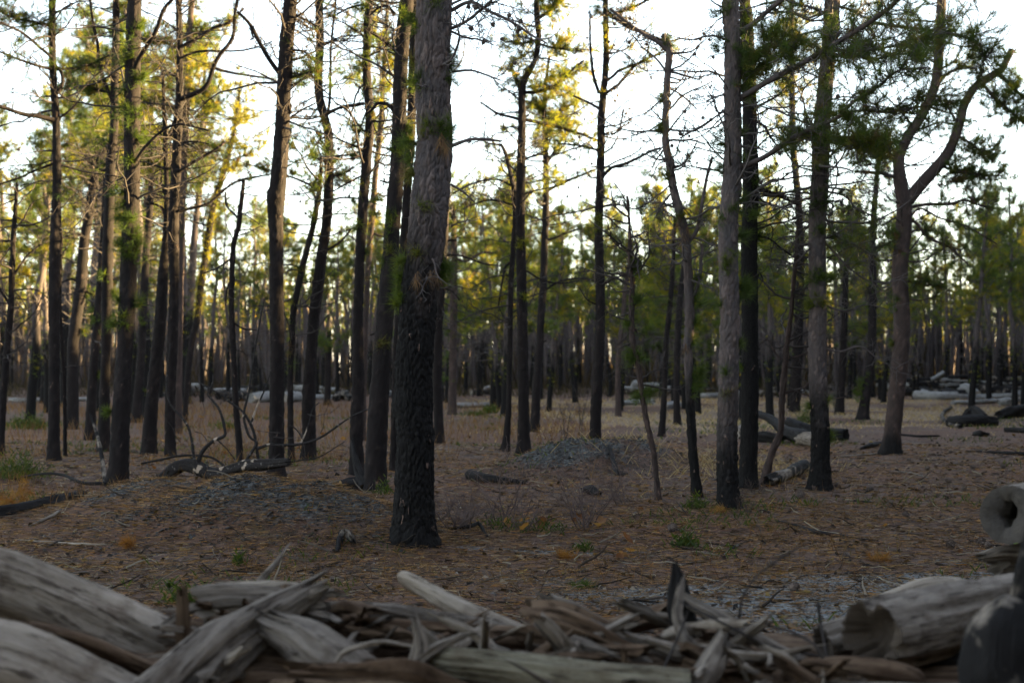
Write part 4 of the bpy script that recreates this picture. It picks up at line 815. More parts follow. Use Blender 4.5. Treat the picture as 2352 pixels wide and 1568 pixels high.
fill(50, lambda y: y * U(-.05, .17), lambda: U(64, 110), 1.5, 'slender pine of the far wood beyond the tan clearing', 'pines beyond the clearing', [0, 1, 4, 5, 6, 6, 7, 7, 7], (.75, 1.15), ytop=(400, 620))
fill(70, lambda y: y * U(.15, .42), lambda: U(62, 112), 1.5, 'slim straight pine of the far wood behind the log heaps on the right', 'pines behind the log heaps', [1, 4, 4, 6, 6, 7, 7, 0], (.75, 1.15), ytop=(420, 640))
fill(20, lambda y: y * U(-.05, .27), lambda: U(38, 60), 2.2, 'bushy green pine edging the clearing', 'bushy pines round the clearing', [3, 5, 5, 8], (.75, 1.05), ytop=(370, 560))
fill(7, lambda y: y * U(.31, .42), lambda: U(40, 58), 2.6, 'full green pine at the right edge', 'green pines at the right edge', [3, 5, 2, 5], (.9, 1.15), ytop=(400, 520))
# the stands out of view: to the right, which keeps the low sun off the clearing, and behind the photographer, added to dim the sky light
def side_wood(name, label, spots, seed):
    tr = MB(); cr = MB(); rng = np.random.default_rng(seed)
    for x, y, H in spots:
        z = terr(x, y); q = np.array([[x, y, z - .3], [x + rng.normal(0, .2), y, z + H * .5], [x + rng.normal(0, .3), y, z + H]])
        tube(tr, q, [.15, .11, .04], 6)
        m = 130; h = rng.uniform(.08, 1.0, m); P = np.column_stack([x + rng.normal(0, 1, m) * (1.25 - .9 * h), y + rng.normal(0, 1, m) * (1.25 - .9 * h), z + H * h])
        needles(cr, rng, P, rng.normal(0, 1, (m, 3)) + [0, 0, .4], 8, .75, .16, tint=rng.random(m) * .9, bias=.5)
    a = link(name, tr.mesh(name, BARK_D)); tag(a, label, 'wood', kind='stuff'); link('foliage', cr.mesh('foliage', NEEDLE_F), a)['kind'] = 'stuff'
_spots = []
for k in range(130):
    y = U(-6, 34); _spots.append((.40 * max(y, 0) + 4.8 + U(0, 1) ** 1.2 * 22, y, U(6.4, 7.8)))
for k in range(100):
    y = U(34, 60); _spots.append((.42 * y + 3 + U(0, 1) * 20, y, U(6.4, 7.8) if y < 40 else U(8.6, 10)))
for k in range(300):
    y = U(58, 130); _spots.append((.44 * y + 3 + U(0, 1) * 22, y, U(15, 18)))  # unseen trees made extra tall to keep the far crowns in shade
side_wood('wood_beside', 'dense pine wood to the right that shades the clearing', _spots, 8)
side_wood('shade_wood_behind', 'unseen pine wood added behind the photographer to dim the sky light', [(U(-20, 16), U(-26, -6), U(7, 10)) for k in range(45)], 9)

# far-off wood read as one mass
def far_mass():
    tr = MB(); cr = MB(); rng = np.random.default_rng(5)
    for k in range(2500):
        y = rng.uniform(94, 200); x = y * rng.uniform(-.46, .46); z = terr(x, y); H = rng.uniform(6, 10.5)
        q = np.array([[x, y, z - .3], [x + rng.normal(0, .3), y, z + H * .5], [x + rng.normal(0, .5), y, z + H]])
        tube(tr, q, [.15, .11, .04], 5, plate=rng.random(3), char=0.0)
        for j in range(3):
            zz = z + H * rng.uniform(.15, .9); a = rng.random() * 6.28
            qq = grow(rng, [x, y, zz], [math.cos(a), math.sin(a), .1], rng.uniform(.6, 1.6), 4, .25); tube(tr, qq, np.linspace(.03, .012, 5), 3)
        m = rng.integers(0, 16)
        lo = rng.uniform(.5, .8)
        P = np.column_stack([x + rng.normal(0, .8, m), y + rng.normal(0, .8, m), z + H * rng.uniform(lo, 1.02, m)])
        needles(cr, rng, P, rng.normal(0, 1, (m, 3)) + [0, 0, .5], 9, .62, .12, tint=rng.random(m) * .9, bias=.5)
    a = link('far_wood', tr.mesh('far_wood', BARK)); tag(a, 'far-off pine wood closing the view behind the clearing', 'wood', kind='stuff')  # pale grey bark chosen in place of aerial haze
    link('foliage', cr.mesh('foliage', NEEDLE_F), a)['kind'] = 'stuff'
far_mass()

# ------------------------------------------------------------------ logs and driftwood
WOOD_G = mat_wood('wood_weathered', (0.07441, 0.0594, 0.04883), (0.2056, 0.1716, 0.145), (0.0525, 0.03713, 0.0279), (0.0175, 0.01238, 0.0093))
WOOD_P = mat_wood('wood_pale', (0.1496, 0.1206, 0.09761), (0.2835, 0.2368, 0.1953), (0.0945, 0.06816, 0.05078), (0.02756, 0.01866, 0.01302))
WOOD_B = mat_wood('wood_brown', (0.04813, 0.02887, 0.0186), (0.1444, 0.09735, 0.06591), (0.035, 0.0198, 0.0124), (0.01225, 0.007425, 0.00465))
WOOD_O = mat_wood('wood_greygreen', (0.1137, 0.099, 0.0713), (0.1925, 0.1691, 0.124), (0.0875, 0.066, 0.04495), (0.035, 0.0264, 0.01705))
WOOD_C = mat_wood('wood_charred', (.009, .008, .008), (.024, .022, .022), (.013, .011, .0105), (.005, .0045, .0045))
WOOD_H = mat_wood('wood_half_charred', (0.09625, 0.07669, 0.062), (0.2188, 0.1815, 0.1512), (0.06125, 0.04455, 0.0341), (0.0175, 0.01238, 0.0093), chars=.45)
WOOD_X = mat_wood('wood_bleached', (0.1506, 0.143, 0.138), (0.2308, 0.2233, 0.2183), (0.1004, 0.09282, 0.08782), (0.03513, 0.03011, 0.0276))
def mat_end(name, a, b, hole=0.0):
    N = NT(name); g = N.attr('disc', 'Vector')
    w = N.n('TexWave', {'Vector': g, 'Scale': 9.0, 'Distortion': 2.2, 'Detail': 2.0}, wave_type='RINGS', rings_direction='Z').outputs['Fac']
    col = N.mix(N.math('MULTIPLY', w, .6), a, b)
    col = N.mix(N.remap(N.noise(g, 3.2, 4, .6), .45, .7, 0, .6), col, tuple(c * .5 for c in a))
    if hole:
        rr = N.n('VectorMath', {0: g}, operation='LENGTH').outputs['Value']; col = N.mix(N.remap(N.math('SUBTRACT', N.math('MULTIPLY', N.noise(g, 1.5, 2, .5), 1.55), rr), .30, .36), col, (.005, .0045, .004)); col = N.mix(N.remap(rr, .86, .97), col, (.03, .024, .02))
    N.bsdf(col, .9, N.noise(g, 14, 4), .6, .01, .15); return N.m
END_P = mat_end('end_grain_pale', (0.1837, 0.154, 0.1278), (0.28, 0.245, 0.2135))
END_H = mat_end('end_grain_rotten', (0.119, 0.1036, 0.0924), (0.175, 0.154, 0.14), 1.0)
END_W = mat_end('end_grain_weathered', (0.0465, 0.03968, 0.03472), (0.0713, 0.062, 0.0558))
END_D = mat_end('end_grain_dark', (0.04287, 0.03185, 0.0245), (0.0735, 0.05512, 0.04165))
END_C = mat_end('end_grain_black', (.010, .009, .009), (.018, .016, .015))

def wood(name, rows, mat, label=None, cat='log', group=None, sides=28, ends=('cut', 'cut'), end_mat=None, seed=1, flat=1.0, ridge=.14, lump=.14, ragged=.07,
         spacing=.02, parent=None, tilt=0.0, knots=(), hollow=.62, rscale=1.0, hdeep=.8, cracks=1.0, pit=0.0):
    """One piece of wood; rows = xyz + radius. `flat` squeezes the section, ragged ends splinter, cut ends get an end-grain disc."""
    rng = np.random.default_rng(seed)
    rr = catmull(np.asarray(rows, float), spacing)
    pts, rad = rr[:, :3], rr[:, 3]
    T_, N_, B_ = ring_frames(pts)
    if tilt: c, s_ = math.cos(tilt), math.sin(tilt); N_, B_ = c * N_ + s_ * B_, -s_ * N_ + c * B_
    s = np.concatenate([[0], np.cumsum(np.linalg.norm(np.diff(pts, axis=0), axis=1))]); L = s[-1]
    th = np.arange(sides) * 2 * math.pi / sides; TH, S = np.meshgrid(th, s); ra = float(rad.mean())
    cyl = np.stack([np.cos(TH), np.sin(TH), S / ra * .22], -1)
    rad = rad * rscale; r = rad[:, None] * (1 + lump * 2 * (fbm(cyl * [1.2, 1.2, 1.5] + seed * 3.1, 2) - .5) + ridge * 2 * (fbm(cyl * [4.5, 4.5, .5] + seed * 7.7, 3) - .5))
    if pit: r = r + rad[:, None] * pit * 2 * (fbm(np.stack([np.cos(TH) * ra, np.sin(TH) * ra, S], -1) * 13 + seed, 3) - .5)
    r = r - cracks * rad[:, None] * (ridge + .04) * 2.0 * sstep(.62, .74, vnoise(cyl * [5.5, 5.5, .55] + seed * 1.9)) - cracks * rad[:, None] * .10 * sstep(.6, .7, vnoise(cyl * [11, 11, .9] + seed * 4.9))
    r = r * (1 + .05 * (fbm(np.stack([np.cos(TH) * ra, np.sin(TH) * ra, S], -1) * 45 + seed, 2) - .5))
    for ks, kth, kr, kh in knots:
        d2 = (S - ks * L) ** 2 + ((np.mod(TH - kth + math.pi, 2 * math.pi) - math.pi) * ra) ** 2; r = r + kh * np.exp(-.5 * d2 / kr ** 2)
    sh = np.zeros_like(TH)
    for e, sg, dist in ((ends[0], -1, S), (ends[1], 1, L - S)):
        if e == 'ragged':
            nn = vnoise(np.stack([np.cos(TH) * 2.6, np.sin(TH) * 2.6, np.full_like(TH, seed * 2.7 + sg)], -1)) + .6 * vnoise(np.stack([np.cos(TH) * 7, np.sin(TH) * 7, np.full_like(TH, seed + sg)], -1))
            sh = sh + sg * ragged * (nn - .55) * np.exp(-dist / (ragged * .8 + .01)) * 1.9
        if e == 'round': r = r * np.sqrt(np.clip(dist / (ra * .55), .02, 1)) 
    V = pts[:, None] + r[..., None] * (np.cos(TH)[..., None] * N_[:, None] + flat * np.sin(TH)[..., None] * B_[:, None]) + sh[..., None] * T_[:, None]
    mb = MB(); n = len(pts)
    grain = np.stack([np.cos(TH) * ra, np.sin(TH) * ra * flat, S * .11], -1) + seed * .37
    mb.add(V.reshape(-1, 3), tube_quads(n, sides), grain=grain.reshape(-1, 3))
    org = pts[n // 2].copy()
    caps = []
    for e, i, sg in ((ends[0], 0, -1), (ends[1], n - 1, 1)):
        ring = V[i]; c = ring.mean(0)
        if e in ('ragged', 'round'):
            m = MB(); inner = c + (ring - c) * .5 - sg * T_[i] * ragged * .5
            W = np.concatenate([ring, inner, [c - sg * T_[i] * ragged * .4]])
            j = np.arange(sides); k = (j + 1) % sides
            q = np.stack([j, k, sides + k, sides + j], -1); t = np.stack([sides + j, sides + k, np.full(sides, 2 * sides)], -1)
            mb.add(W, q if sg > 0 else q[:, ::-1], t if sg > 0 else t[:, ::-1], grain=np.concatenate([grain[i], grain[i] * .5, [grain[i].mean(0)]]))
        elif e in ('cut', 'hollow'):
            m = MB(); j = np.arange(sides); k = (j + 1) % sides
            f = hollow if e == 'hollow' else .5
            wob = 1 + .25 * (vnoise(np.stack([np.cos(th) * 1.7, np.sin(th) * 1.7, np.full(sides, seed * 1.1)], -1)) - .5)[:, None] * (3.0 if e == 'hollow' else .2)
            inner = c + (ring - c) * f * wob * (np.array([.75, 1, 1.45]) if hdeep > 1 else 1) + sg * T_[i] * .003
            deep = -sg * T_[i] * (ra * hdeep if e == 'hollow' else -.003)
            W = np.concatenate([ring + sg * T_[i] * .002, inner, c + (inner - c) * ((.95 if hdeep > 1 else .7) if e == 'hollow' else .05) + deep, [c + deep]])
            q = np.concatenate([np.stack([j, k, sides + k, sides + j], -1), np.stack([sides + j, sides + k, 2 * sides + k, 2 * sides + j], -1)])
            t = np.stack([2 * sides + j, 2 * sides + k, np.full(sides, 3 * sides)], -1)
            dn = np.stack([np.cos(th), np.sin(th), np.zeros(sides)], -1)
            m.add(W, q, t, disc=np.concatenate([dn, dn * f, dn * f * .7 if e == 'hollow' else dn * .03, [[0, 0, 0]]]))
            caps.append(m)
    o = link(name, mb.mesh(name, mat, origin=org), parent, org if parent is None else org - np.array(parent.location))
    for m in caps: link('cut_end', m.mesh('cut_end', end_mat or END_P, origin=org), o)
    if label: tag(o, label, cat, group)
    return o

def glog(label, bot, mat, ends=('cut', 'ragged'), sink=.12, name='fallen_log', seed=None, **k):
    """A log lying on the ground: bot = (x, y of its lower edge, width) in 2352 px units."""
    rows = []
    for b in bot:
        x, y, w = b[:3]; lift = b[3] if len(b) > 3 else 0
        if y < 905: lift += 905 - y; y = 905          # stacked on the heap, not farther off
        g = ground(x, y); px = g[1] / FPX; r = w * px / 2
        rows.append([g[0], g[1] + r * .5, g[2] + r * (1 - sink) + lift * px, r])
    rows = np.array(rows); L = np.linalg.norm(rows[-1, :3] - rows[0, :3])
    k.setdefault('spacing', max(.02, L / 60)); k.setdefault('sides', 16)
    return wood(name, rows, mat, label, ends=ends, seed=seed or int(bot[0][0] * 3 + bot[0][1]), **k)

def pile(label, pts, mat, **k):
    """A piece of the near wood pile: pts = (x, y, depth, width)."""
    rows = [[*at(x, y, d), w * d / FPX / 2] for x, y, d, w in pts]
    k.setdefault('cat', 'driftwood'); k.setdefault('seed', int(pts[0][0] + pts[0][1] * 3)); nm = k.pop('name', 'driftwood')
    return wood(nm, rows, mat, label, **k)

# near pile across the bottom of the picture (blurred)
pile('big smooth barkless log lying at lower left, rounded butt end', [(-150, 1300, 4.75, 165), (30, 1352, 4.9, 172), (160, 1408, 5.0, 172), (300, 1470, 5.1, 165), (450, 1535, 5.2, 150)], WOOD_P, ends=('round', 'ragged'), sides=48, spacing=.018, ridge=.05, lump=.07, name='driftwood_log', cat='log', knots=((.30, 4.2, .05, .03), (.55, 4.4, .04, .025)))
pile('pale log in the bottom left corner under the big smooth log', [(-200, 1480, 4.5, 190), (0, 1525, 4.5, 200), (160, 1590, 4.55, 190), (330, 1665, 4.6, 170)], WOOD_P, ends=('cut', 'ragged'), sides=40, ridge=.05, name='driftwood_log', cat='log')
pile('dark weathered stick squeezed between the two logs at lower left', [(60, 1440, 4.6, 30), (160, 1462, 4.6, 36), (260, 1500, 4.65, 40), (360, 1545, 4.7, 34), (430, 1590, 4.7, 20)], WOOD_B, ends=('ragged', 'ragged'), sides=20, ridge=.2)
pile('split grey slab on top of the tangle, rough dark end to the left', [(475, 1392, 5.0, 82), (540, 1385, 5.0, 86), (620, 1386, 5.0, 80), (720, 1400, 5.0, 66)], WOOD_G, ends=('ragged', 'ragged'), flat=.62, ridge=.22, sides=36, ragged=.05, knots=((.05, 0, .05, .015),))
pile('thin splintered slab lying over the split grey slab', [(530, 1352, 5.05, 34), (620, 1352, 5.05, 40), (690, 1356, 5.05, 36), (745, 1358, 5.05, 18)], WOOD_P, ends=('ragged', 'ragged'), flat=.45, ridge=.25, ragged=.07)
pile('large splintered root mass sweeping from the tangle to the bottom edge', [(700, 1362, 4.98, 46), (610, 1416, 4.85, 90), (520, 1478, 4.7, 125), (440, 1545, 4.55, 140), (360, 1620, 4.45, 150)], WOOD_G, ends=('ragged', 'ragged'), ridge=.26, lump=.22, sides=44, ragged=.10)
pile('broad grey root lying beside the splintered mass', [(640, 1440, 4.75, 60), (700, 1470, 4.7, 100), (760, 1520, 4.65, 120), (860, 1590, 4.6, 120)], WOOD_G, ends=('ragged', 'ragged'), ridge=.26, lump=.2, sides=40, ragged=.08)
pile('small knotty root stub sticking up from the tangle', [(655, 1400, 5.0, 26), (652, 1375, 5.0, 24), (655, 1352, 5.0, 30), (660, 1338, 5.0, 24)], WOOD_B, ends=('ragged', 'round'), sides=16)
pile('pale forked splinter reaching right on top of the tangle', [(620, 1395, 4.95, 26), (680, 1378, 4.95, 24), (720, 1362, 4.95, 20), (748, 1350, 4.95, 8)], WOOD_P, ends=('ragged', 'ragged'), ridge=.25, sides=14, ragged=.03)
pile('long weathered branch lying across the middle of the pile', [(670, 1408, 5.15, 40), (760, 1404, 5.1, 48), (850, 1408, 5.1, 52), (950, 1420, 5.1, 48), (1060, 1432, 5.1, 40), (1150, 1445, 5.1, 26)], WOOD_G, ends=('ragged', 'ragged'), ridge=.2, lump=.18, sides=26)
pile('second grey branch below the long one, curving to the right', [(700, 1450, 5.0, 50), (800, 1448, 5.0, 56), (900, 1452, 5.0, 50), (1000, 1458, 5.0, 56), (1100, 1466, 5.0, 64), (1220, 1470, 5.0, 60)], WOOD_B, ends=('ragged', 'ragged'), ridge=.2, lump=.2, sides=28)
pile('thin upper branch resting along the top of the middle heap', [(700, 1392, 5.25, 16), (800, 1390, 5.2, 20), (900, 1392, 5.2, 18), (1010, 1408, 5.2, 12)], WOOD_G, ends=('ragged', 'ragged'), sides=12)
pile('slanting grey plank with a rounded upper end, mid pile', [(912, 1322, 5.55, 24), (940, 1334, 5.5, 40), (1010, 1374, 5.4, 50), (1090, 1416, 5.3, 58), (1180, 1455, 5.2, 60), (1240, 1475, 5.15, 50)], WOOD_P, ends=('round', 'ragged'), flat=.5, ridge=.10, sides=28)
pile('jagged broken log with a brown split heart, right of centre', [(1225, 1440, 5.0, 110), (1290, 1450, 4.97, 130), (1360, 1475, 4.93, 120), (1440, 1510, 4.9, 90)], WOOD_B, ends=('ragged', 'ragged'), ridge=.32, lump=.3, sides=44, ragged=.06)
pile('pale splintered shell on top of the jagged broken log', [(1262, 1390, 5.0, 50), (1330, 1425, 4.96, 70), (1400, 1470, 4.9, 64), (1480, 1530, 4.85, 34)], WOOD_G, ends=('ragged', 'ragged'), flat=.45, ridge=.25, sides=26)
pile('smooth grey-green log along the bottom edge', [(980, 1512, 4.55, 58), (1060, 1524, 4.5, 74), (1200, 1540, 4.5, 84), (1350, 1560, 4.45, 88), (1520, 1578, 4.45, 92), (1580, 1584, 4.45, 92)], WOOD_O, ends=('ragged', 'cut'), end_mat=END_D, sides=40, ridge=.04, lump=.05, name='driftwood_log', cat='log')
pile('curved pale stick looping up at the bottom edge', [(745, 1600, 4.5, 14), (765, 1540, 4.5, 14), (785, 1500, 4.5, 13), (830, 1482, 4.5, 13), (880, 1474, 4.52, 12), (925, 1480, 4.55, 8)], WOOD_P, ends=('ragged', 'ragged'), sides=10, spacing=.015)
pile('bleached forked root standing up at the bottom centre', [(950, 1560, 4.5, 40), (962, 1510, 4.5, 44), (966, 1480, 4.5, 30), (960, 1452, 4.5, 14)], WOOD_G, ends=('ragged', 'ragged'), ridge=.3, sides=20, ragged=.05)
pile('pale prong of bleached root pointing right', [(972, 1510, 4.48, 30), (1000, 1488, 4.48, 26), (1030, 1472, 4.5, 20), (1056, 1462, 4.5, 8)], WOOD_G, ends=('ragged', 'ragged'), ridge=.25, sides=14)
pile('splintery brown mass of roots at the bottom edge', [(700, 1555, 4.4, 70), (800, 1560, 4.4, 90), (920, 1565, 4.4, 100), (1020, 1590, 4.4, 80)], WOOD_B, ends=('ragged', 'ragged'), ridge=.35, lump=.35, sides=44, ragged=.08)
pile('dark horizontal root right of the jagged broken log', [(1340, 1448, 5.3, 36), (1420, 1436, 5.25, 42), (1490, 1420, 5.2, 50), (1540, 1408, 5.15, 60)], WOOD_B, ends=('ragged', 'ragged'), ridge=.18, lump=.2, sides=24)
pile('blackened upright root stub with a broken crown', [(1575, 1450, 5.0, 60), (1560, 1400, 5.0, 66), (1556, 1362, 5.0, 52), (1556, 1335, 5.0, 36), (1552, 1306, 5.0, 10)], WOOD_C, ends=('ragged', 'ragged'), ridge=.3, lump=.3, sides=26, ragged=.03)
pile('gnarled curved root hanging from the blackened stub', [(1560, 1370, 4.9, 20), (1556, 1420, 4.85, 26), (1580, 1475, 4.8, 26), (1640, 1500, 4.8, 26), (1700, 1530, 4.8, 20)], WOOD_G, ends=('ragged', 'ragged'), ridge=.2, sides=16)
pile('long grey limb sloping down right from the blackened stub', [(1590, 1385, 4.95, 30), (1650, 1420, 4.9, 34), (1710, 1455, 4.85, 36), (1770, 1490, 4.85, 40), (1830, 1520, 4.85, 40)], WOOD_G, ends=('ragged', 'ragged'), ridge=.22, sides=20)
pile('pale sun-bleached chip wedged behind the sloping limb', [(1620, 1400, 5.05, 30), (1660, 1418, 5.05, 40), (1700, 1445, 5.05, 26)], WOOD_P, ends=('ragged', 'ragged'), flat=.5, sides=16)
pile('broken brown block under the gnarled root', [(1600, 1520, 4.7, 90), (1660, 1545, 4.7, 110), (1740, 1580, 4.7, 100)], WOOD_B, ends=('ragged', 'ragged'), ridge=.3, lump=.3, sides=36, ragged=.06)
pile('bleached chunk low in the pile under the blackened stub', [(1590, 1600, 4.5, 60), (1625, 1540, 4.55, 66), (1650, 1490, 4.6, 46)], WOOD_G, ends=('ragged', 'ragged'), ridge=.25, sides=24)
for _i, (_lb, _pt) in enumerate([('thin whip of a twig arching over the right of the pile', [(1700, 1400, 5.0), (1706, 1370, 5.0), (1735, 1325, 5.0), (1780, 1290, 5.0), (1815, 1268, 5.0)]),
        ('dark thin twig crossing the sloping limb', [(1600, 1400, 4.8), (1680, 1440, 4.75), (1760, 1480, 4.75), (1850, 1500, 4.8)]), ('short bare twig standing at the right of the tangle', [(1900, 1520, 4.75), (1892, 1470, 4.8), (1885, 1430, 4.85), (1883, 1415, 4.85)]),
        ('twig drooping at the lower right of the tangle', [(1780, 1440, 4.7), (1830, 1455, 4.65), (1880, 1490, 4.6), (1900, 1550, 4.6)]), ('dark twig leaning at the bottom right of centre', [(1500, 1580, 4.6), (1545, 1490, 4.65), (1570, 1430, 4.7)])]):
    pile(_lb, [(x, y, d, 7 if _i else 5) for x, y, d in _pt], TWIG_D, ends=('ragged', 'ragged'), sides=8, spacing=.02, ridge=.05, seed=900 + _i, name='twig', cat='twig')
# right side of the pile
pile('large log at lower right with a dark scooped end', [(2000, 1462, 4.75, 170), (2100, 1440, 4.9, 168), (2220, 1415, 5.05, 160), (2360, 1390, 5.2, 150), (2480, 1370, 5.35, 145)], WOOD_G, ends=('hollow', 'cut'), end_mat=END_D, sides=48, spacing=.018, ridge=.09, lump=.10, name='driftwood_log', cat='log', hollow=.87)
pile('shorter log tucked left of the large scooped log', [(1890, 1476, 5.0, 84), (1960, 1455, 5.05, 84), (2080, 1430, 5.2, 80)], WOOD_G, ends=('hollow', 'cut'), end_mat=END_D, sides=36, ridge=.08, name='driftwood_log', cat='log', hollow=.82)
pile('humped pale log behind the large scooped log', [(2060, 1380, 5.6, 50), (2130, 1362, 5.6, 66), (2200, 1358, 5.6, 62), (2240, 1364, 5.6, 44)], WOOD_P, ends=('ragged', 'round'), sides=30, ridge=.08, name='driftwood_log', cat='log')
pile('brown barky log at the bottom right under the scooped log', [(1880, 1545, 4.6, 62), (1960, 1545, 4.6, 78), (2060, 1560, 4.6, 76), (2130, 1575, 4.6, 56)], WOOD_B, ends=('ragged', 'round'), ridge=.2, sides=32, name='driftwood_log', cat='log')
pile('charred log deep in the gap at lower right', [(2060, 1530, 5.0, 120), (2200, 1530, 5.0, 130), (2360, 1520, 5.0, 130)], WOOD_C, ends=('ragged', 'cut'), end_mat=END_C, sides=30, name='driftwood_log', cat='log')
pile('pale log along the bottom right corner', [(1960, 1590, 4.4, 50), (2100, 1596, 4.4, 56), (2300, 1600, 4.4, 60), (2450, 1604, 4.4, 60)], WOOD_G, ends=('ragged', 'cut'), sides=28, ridge=.06, name='driftwood_log', cat='log')
pile('swollen round burl standing in the lower right corner', [(2330, 1640, 4.35, 175), (2318, 1560, 4.35, 215), (2312, 1490, 4.35, 200), (2326, 1430, 4.37, 145), (2350, 1390, 4.4, 80), (2362, 1340, 4.4, 70), (2372, 1280, 4.4, 66), (2380, 1240, 4.4, 60)], WOOD_H, ends=('cut', 'ragged'), sides=96, spacing=.011, ridge=0, cracks=0, pit=.20, lump=.26, name='driftwood_stump', cat='stump', ragged=.03)
pile('sawn log end with a rotten black heart, right edge', [(2318, 1181, 6.4, 134), (2400, 1172, 6.9, 132), (2520, 1160, 7.6, 130)], WOOD_G, ends=('hollow', 'cut'), end_mat=END_W, hollow=.36, hdeep=4.5, cracks=0, sides=44, ridge=.03, lump=.04, name='driftwood_log', cat='log', seed=12)
pile('grey log carrying the sawn log at the right edge', [(2300, 1290, 6.6, 70), (2400, 1282, 6.7, 90), (2520, 1272, 6.9, 100)], WOOD_G, ends=('ragged', 'cut'), sides=30, name='driftwood_log', cat='log')
pile('small dark driftwood piece under the sawn log', [(2262, 1278, 6.5, 22), (2300, 1270, 6.5, 36), (2360, 1268, 6.5, 40)], WOOD_G, ends=('ragged', 'ragged'), sides=18)
# broken sticks and splinters lying all over the pile
def debris():
    rng = np.random.default_rng(66)
    tops = [(480, 1395), (560, 1385), (640, 1380), (720, 1400), (800, 1412), (900, 1420), (1000, 1436), (1100, 1452), (1200, 1470), (1300, 1462), (1400, 1470), (1480, 1440), (1560, 1430), (1640, 1460), (1720, 1490), (1800, 1505), (1880, 1520), (1960, 1540)]
    lab = {0: 'small grey broken stick strewn on the wood pile', 1: 'pale splinter of bleached wood strewn on the wood pile', 2: 'dark brown bark scrap strewn on the wood pile'}
    mats = [WOOD_G, WOOD_P, WOOD_B, TWIG_D]
    for k in range(175):
        x, y = tops[rng.integers(0, len(tops))]; x += rng.uniform(-50, 50); y += abs(rng.normal(0, 80)) - 8
        d = 5.1 - (y - 1400) * .0034 + rng.normal(0, .05)
        L = rng.uniform(40, 150) if k < 120 else rng.uniform(110, 300); a = rng.normal(0, .6) + (math.pi if rng.random() < .5 else 0); dx, dy = math.cos(a) * L / 2, math.sin(a) * L / 2 * .6; c = rng.integers(0, 3); w = (rng.uniform(7, 22) if k < 120 else rng.uniform(14, 44)) * (1.3 if c == 2 else 1)
        dd = rng.uniform(-.18, .18)
        pile(lab[int(c)], [(x - dx, y - dy, d - dd, w * rng.uniform(.5, 1)), (x + rng.normal(0, L * .06), y + rng.normal(0, 5 + L * .06), d, w), (x + dx, y + dy, d + dd, w * rng.uniform(.2, .8))], mats[int(c)], ends=('ragged', 'ragged'), flat=rng.uniform(.5, 1), ridge=.28, lump=.34, sides=14, spacing=.025, ragged=.03 if k < 120 else .08, seed=2000 + k, group=['sticks on the pile', 'splinters on the pile', 'bark scraps on the pile'][int(c)], name=['stick', 'splinter', 'bark_scrap'][int(c)], cat=['stick', 'splinter', 'bark'][int(c)])
debris()
# logs that carry the pile, mostly below the picture
for _k, (_x0, _x1, _y, _r, _z) in enumerate([(-2.6, -.2, 4.75, .17, .15), (-.6, 1.6, 4.9, .18, .16), (1.0, 3.2, 5.05, .16, .14), (-2.2, .6, 5.35, .13, .11), (.3, 2.9, 5.5, .12, .10), (-2.4, -.4, 4.75, .10, .30), (-.5, .9, 4.8, .09, .26), (.2, 1.5, 5.15, .09, .28), (2.3, 3.6, 6.8, .15, .13), (-1.4, .4, 5.1, .10, .28), (1.6, 2.9, 4.8, .10, .20)]):
    wood('driftwood_log', [[_x0, _y, _z, _r], [(_x0 + _x1) / 2, _y + .05, _z + .01, _r * 1.02], [_x1, _y - .03, _z, _r * .95]], WOOD_B, 'brown log buried low in the wood pile under the other pieces', 'log', 'logs under the pile', sides=22, spacing=.05, seed=700 + _k)

# logs of the middle distance and the heaps round the clearing
glog('pale barkless log with a clean sawn end, front of the right-hand heap', [(2106, 917, 22), (2150, 918, 21), (2200, 918, 20)], WOOD_X, ('cut', 'cut'), ridge=.03)
glog('long pale log with a blackened butt, in front of the right-hand heap', [(2168, 917, 15), (2240, 917, 14), (2320, 915, 14), (2400, 912, 14)], WOOD_X, ('ragged', 'cut'))
glog('nearest long grey log of the right-hand heap', [(2190, 930, 12), (2250, 928, 12), (2310, 925, 12), (2400, 921, 12)], WOOD_X, ('ragged', 'cut'))
glog('broken grey chunk against the nearest long log', [(2298, 931, 16), (2315, 931, 20), (2332, 930, 16)], WOOD_X, ('ragged', 'ragged'))
glog('thick pale log slanting across the back of the heap', [(2246, 896, 17), (2300, 902, 17), (2370, 906, 16)], WOOD_X, ('ragged', 'cut'), sink=0)
glog('slim pale log at the back of the right-hand heap', [(2165, 884, 8), (2215, 887, 9), (2258, 890, 9)], WOOD_X, sink=0)
glog('short sawn log with a dark end, middle of the heap', [(2118, 894, 11), (2145, 895, 11), (2175, 896, 11)], WOOD_X, ('ragged', 'hollow'), end_mat=END_C, sink=0)
glog('thin pole lying left in the heap', [(2088, 886, 7), (2108, 889, 7), (2124, 893, 7)], WOOD_G)
glog('pale stub with a black end at the left foot of the heap', [(2088, 897, 8), (2106, 898, 8), (2126, 897, 8)], WOOD_H, ('hollow', 'cut'), end_mat=END_C)
glog('charred log lying behind the pale stubs', [(2078, 889, 15), (2105, 888, 15), (2135, 888, 13)], WOOD_C, end_mat=END_C)
glog('pale log propped up at an angle above the heap', [(2138, 878, 9, 2), (2153, 878, 9, 10), (2168, 878, 9, 20)], WOOD_X, ('ragged', 'cut'))
glog('split pale slab tilted up on the heap', [(2094, 880, 10, 2), (2103, 880, 12, 8), (2112, 880, 8, 14)], WOOD_G, ('ragged', 'ragged'), flat=.5)
glog('black charred post standing on the right-hand heap', [(2293, 892, 13, 2), (2295, 892, 14, 30), (2299, 892, 14, 58), (2301, 892, 12, 66)], WOOD_C, ('cut', 'round'), name='charred_post', cat='post')
glog('brownish log under the black post', [(2280, 896, 16), (2315, 896, 18), (2370, 897, 18)], WOOD_B, ('cut', 'cut'))
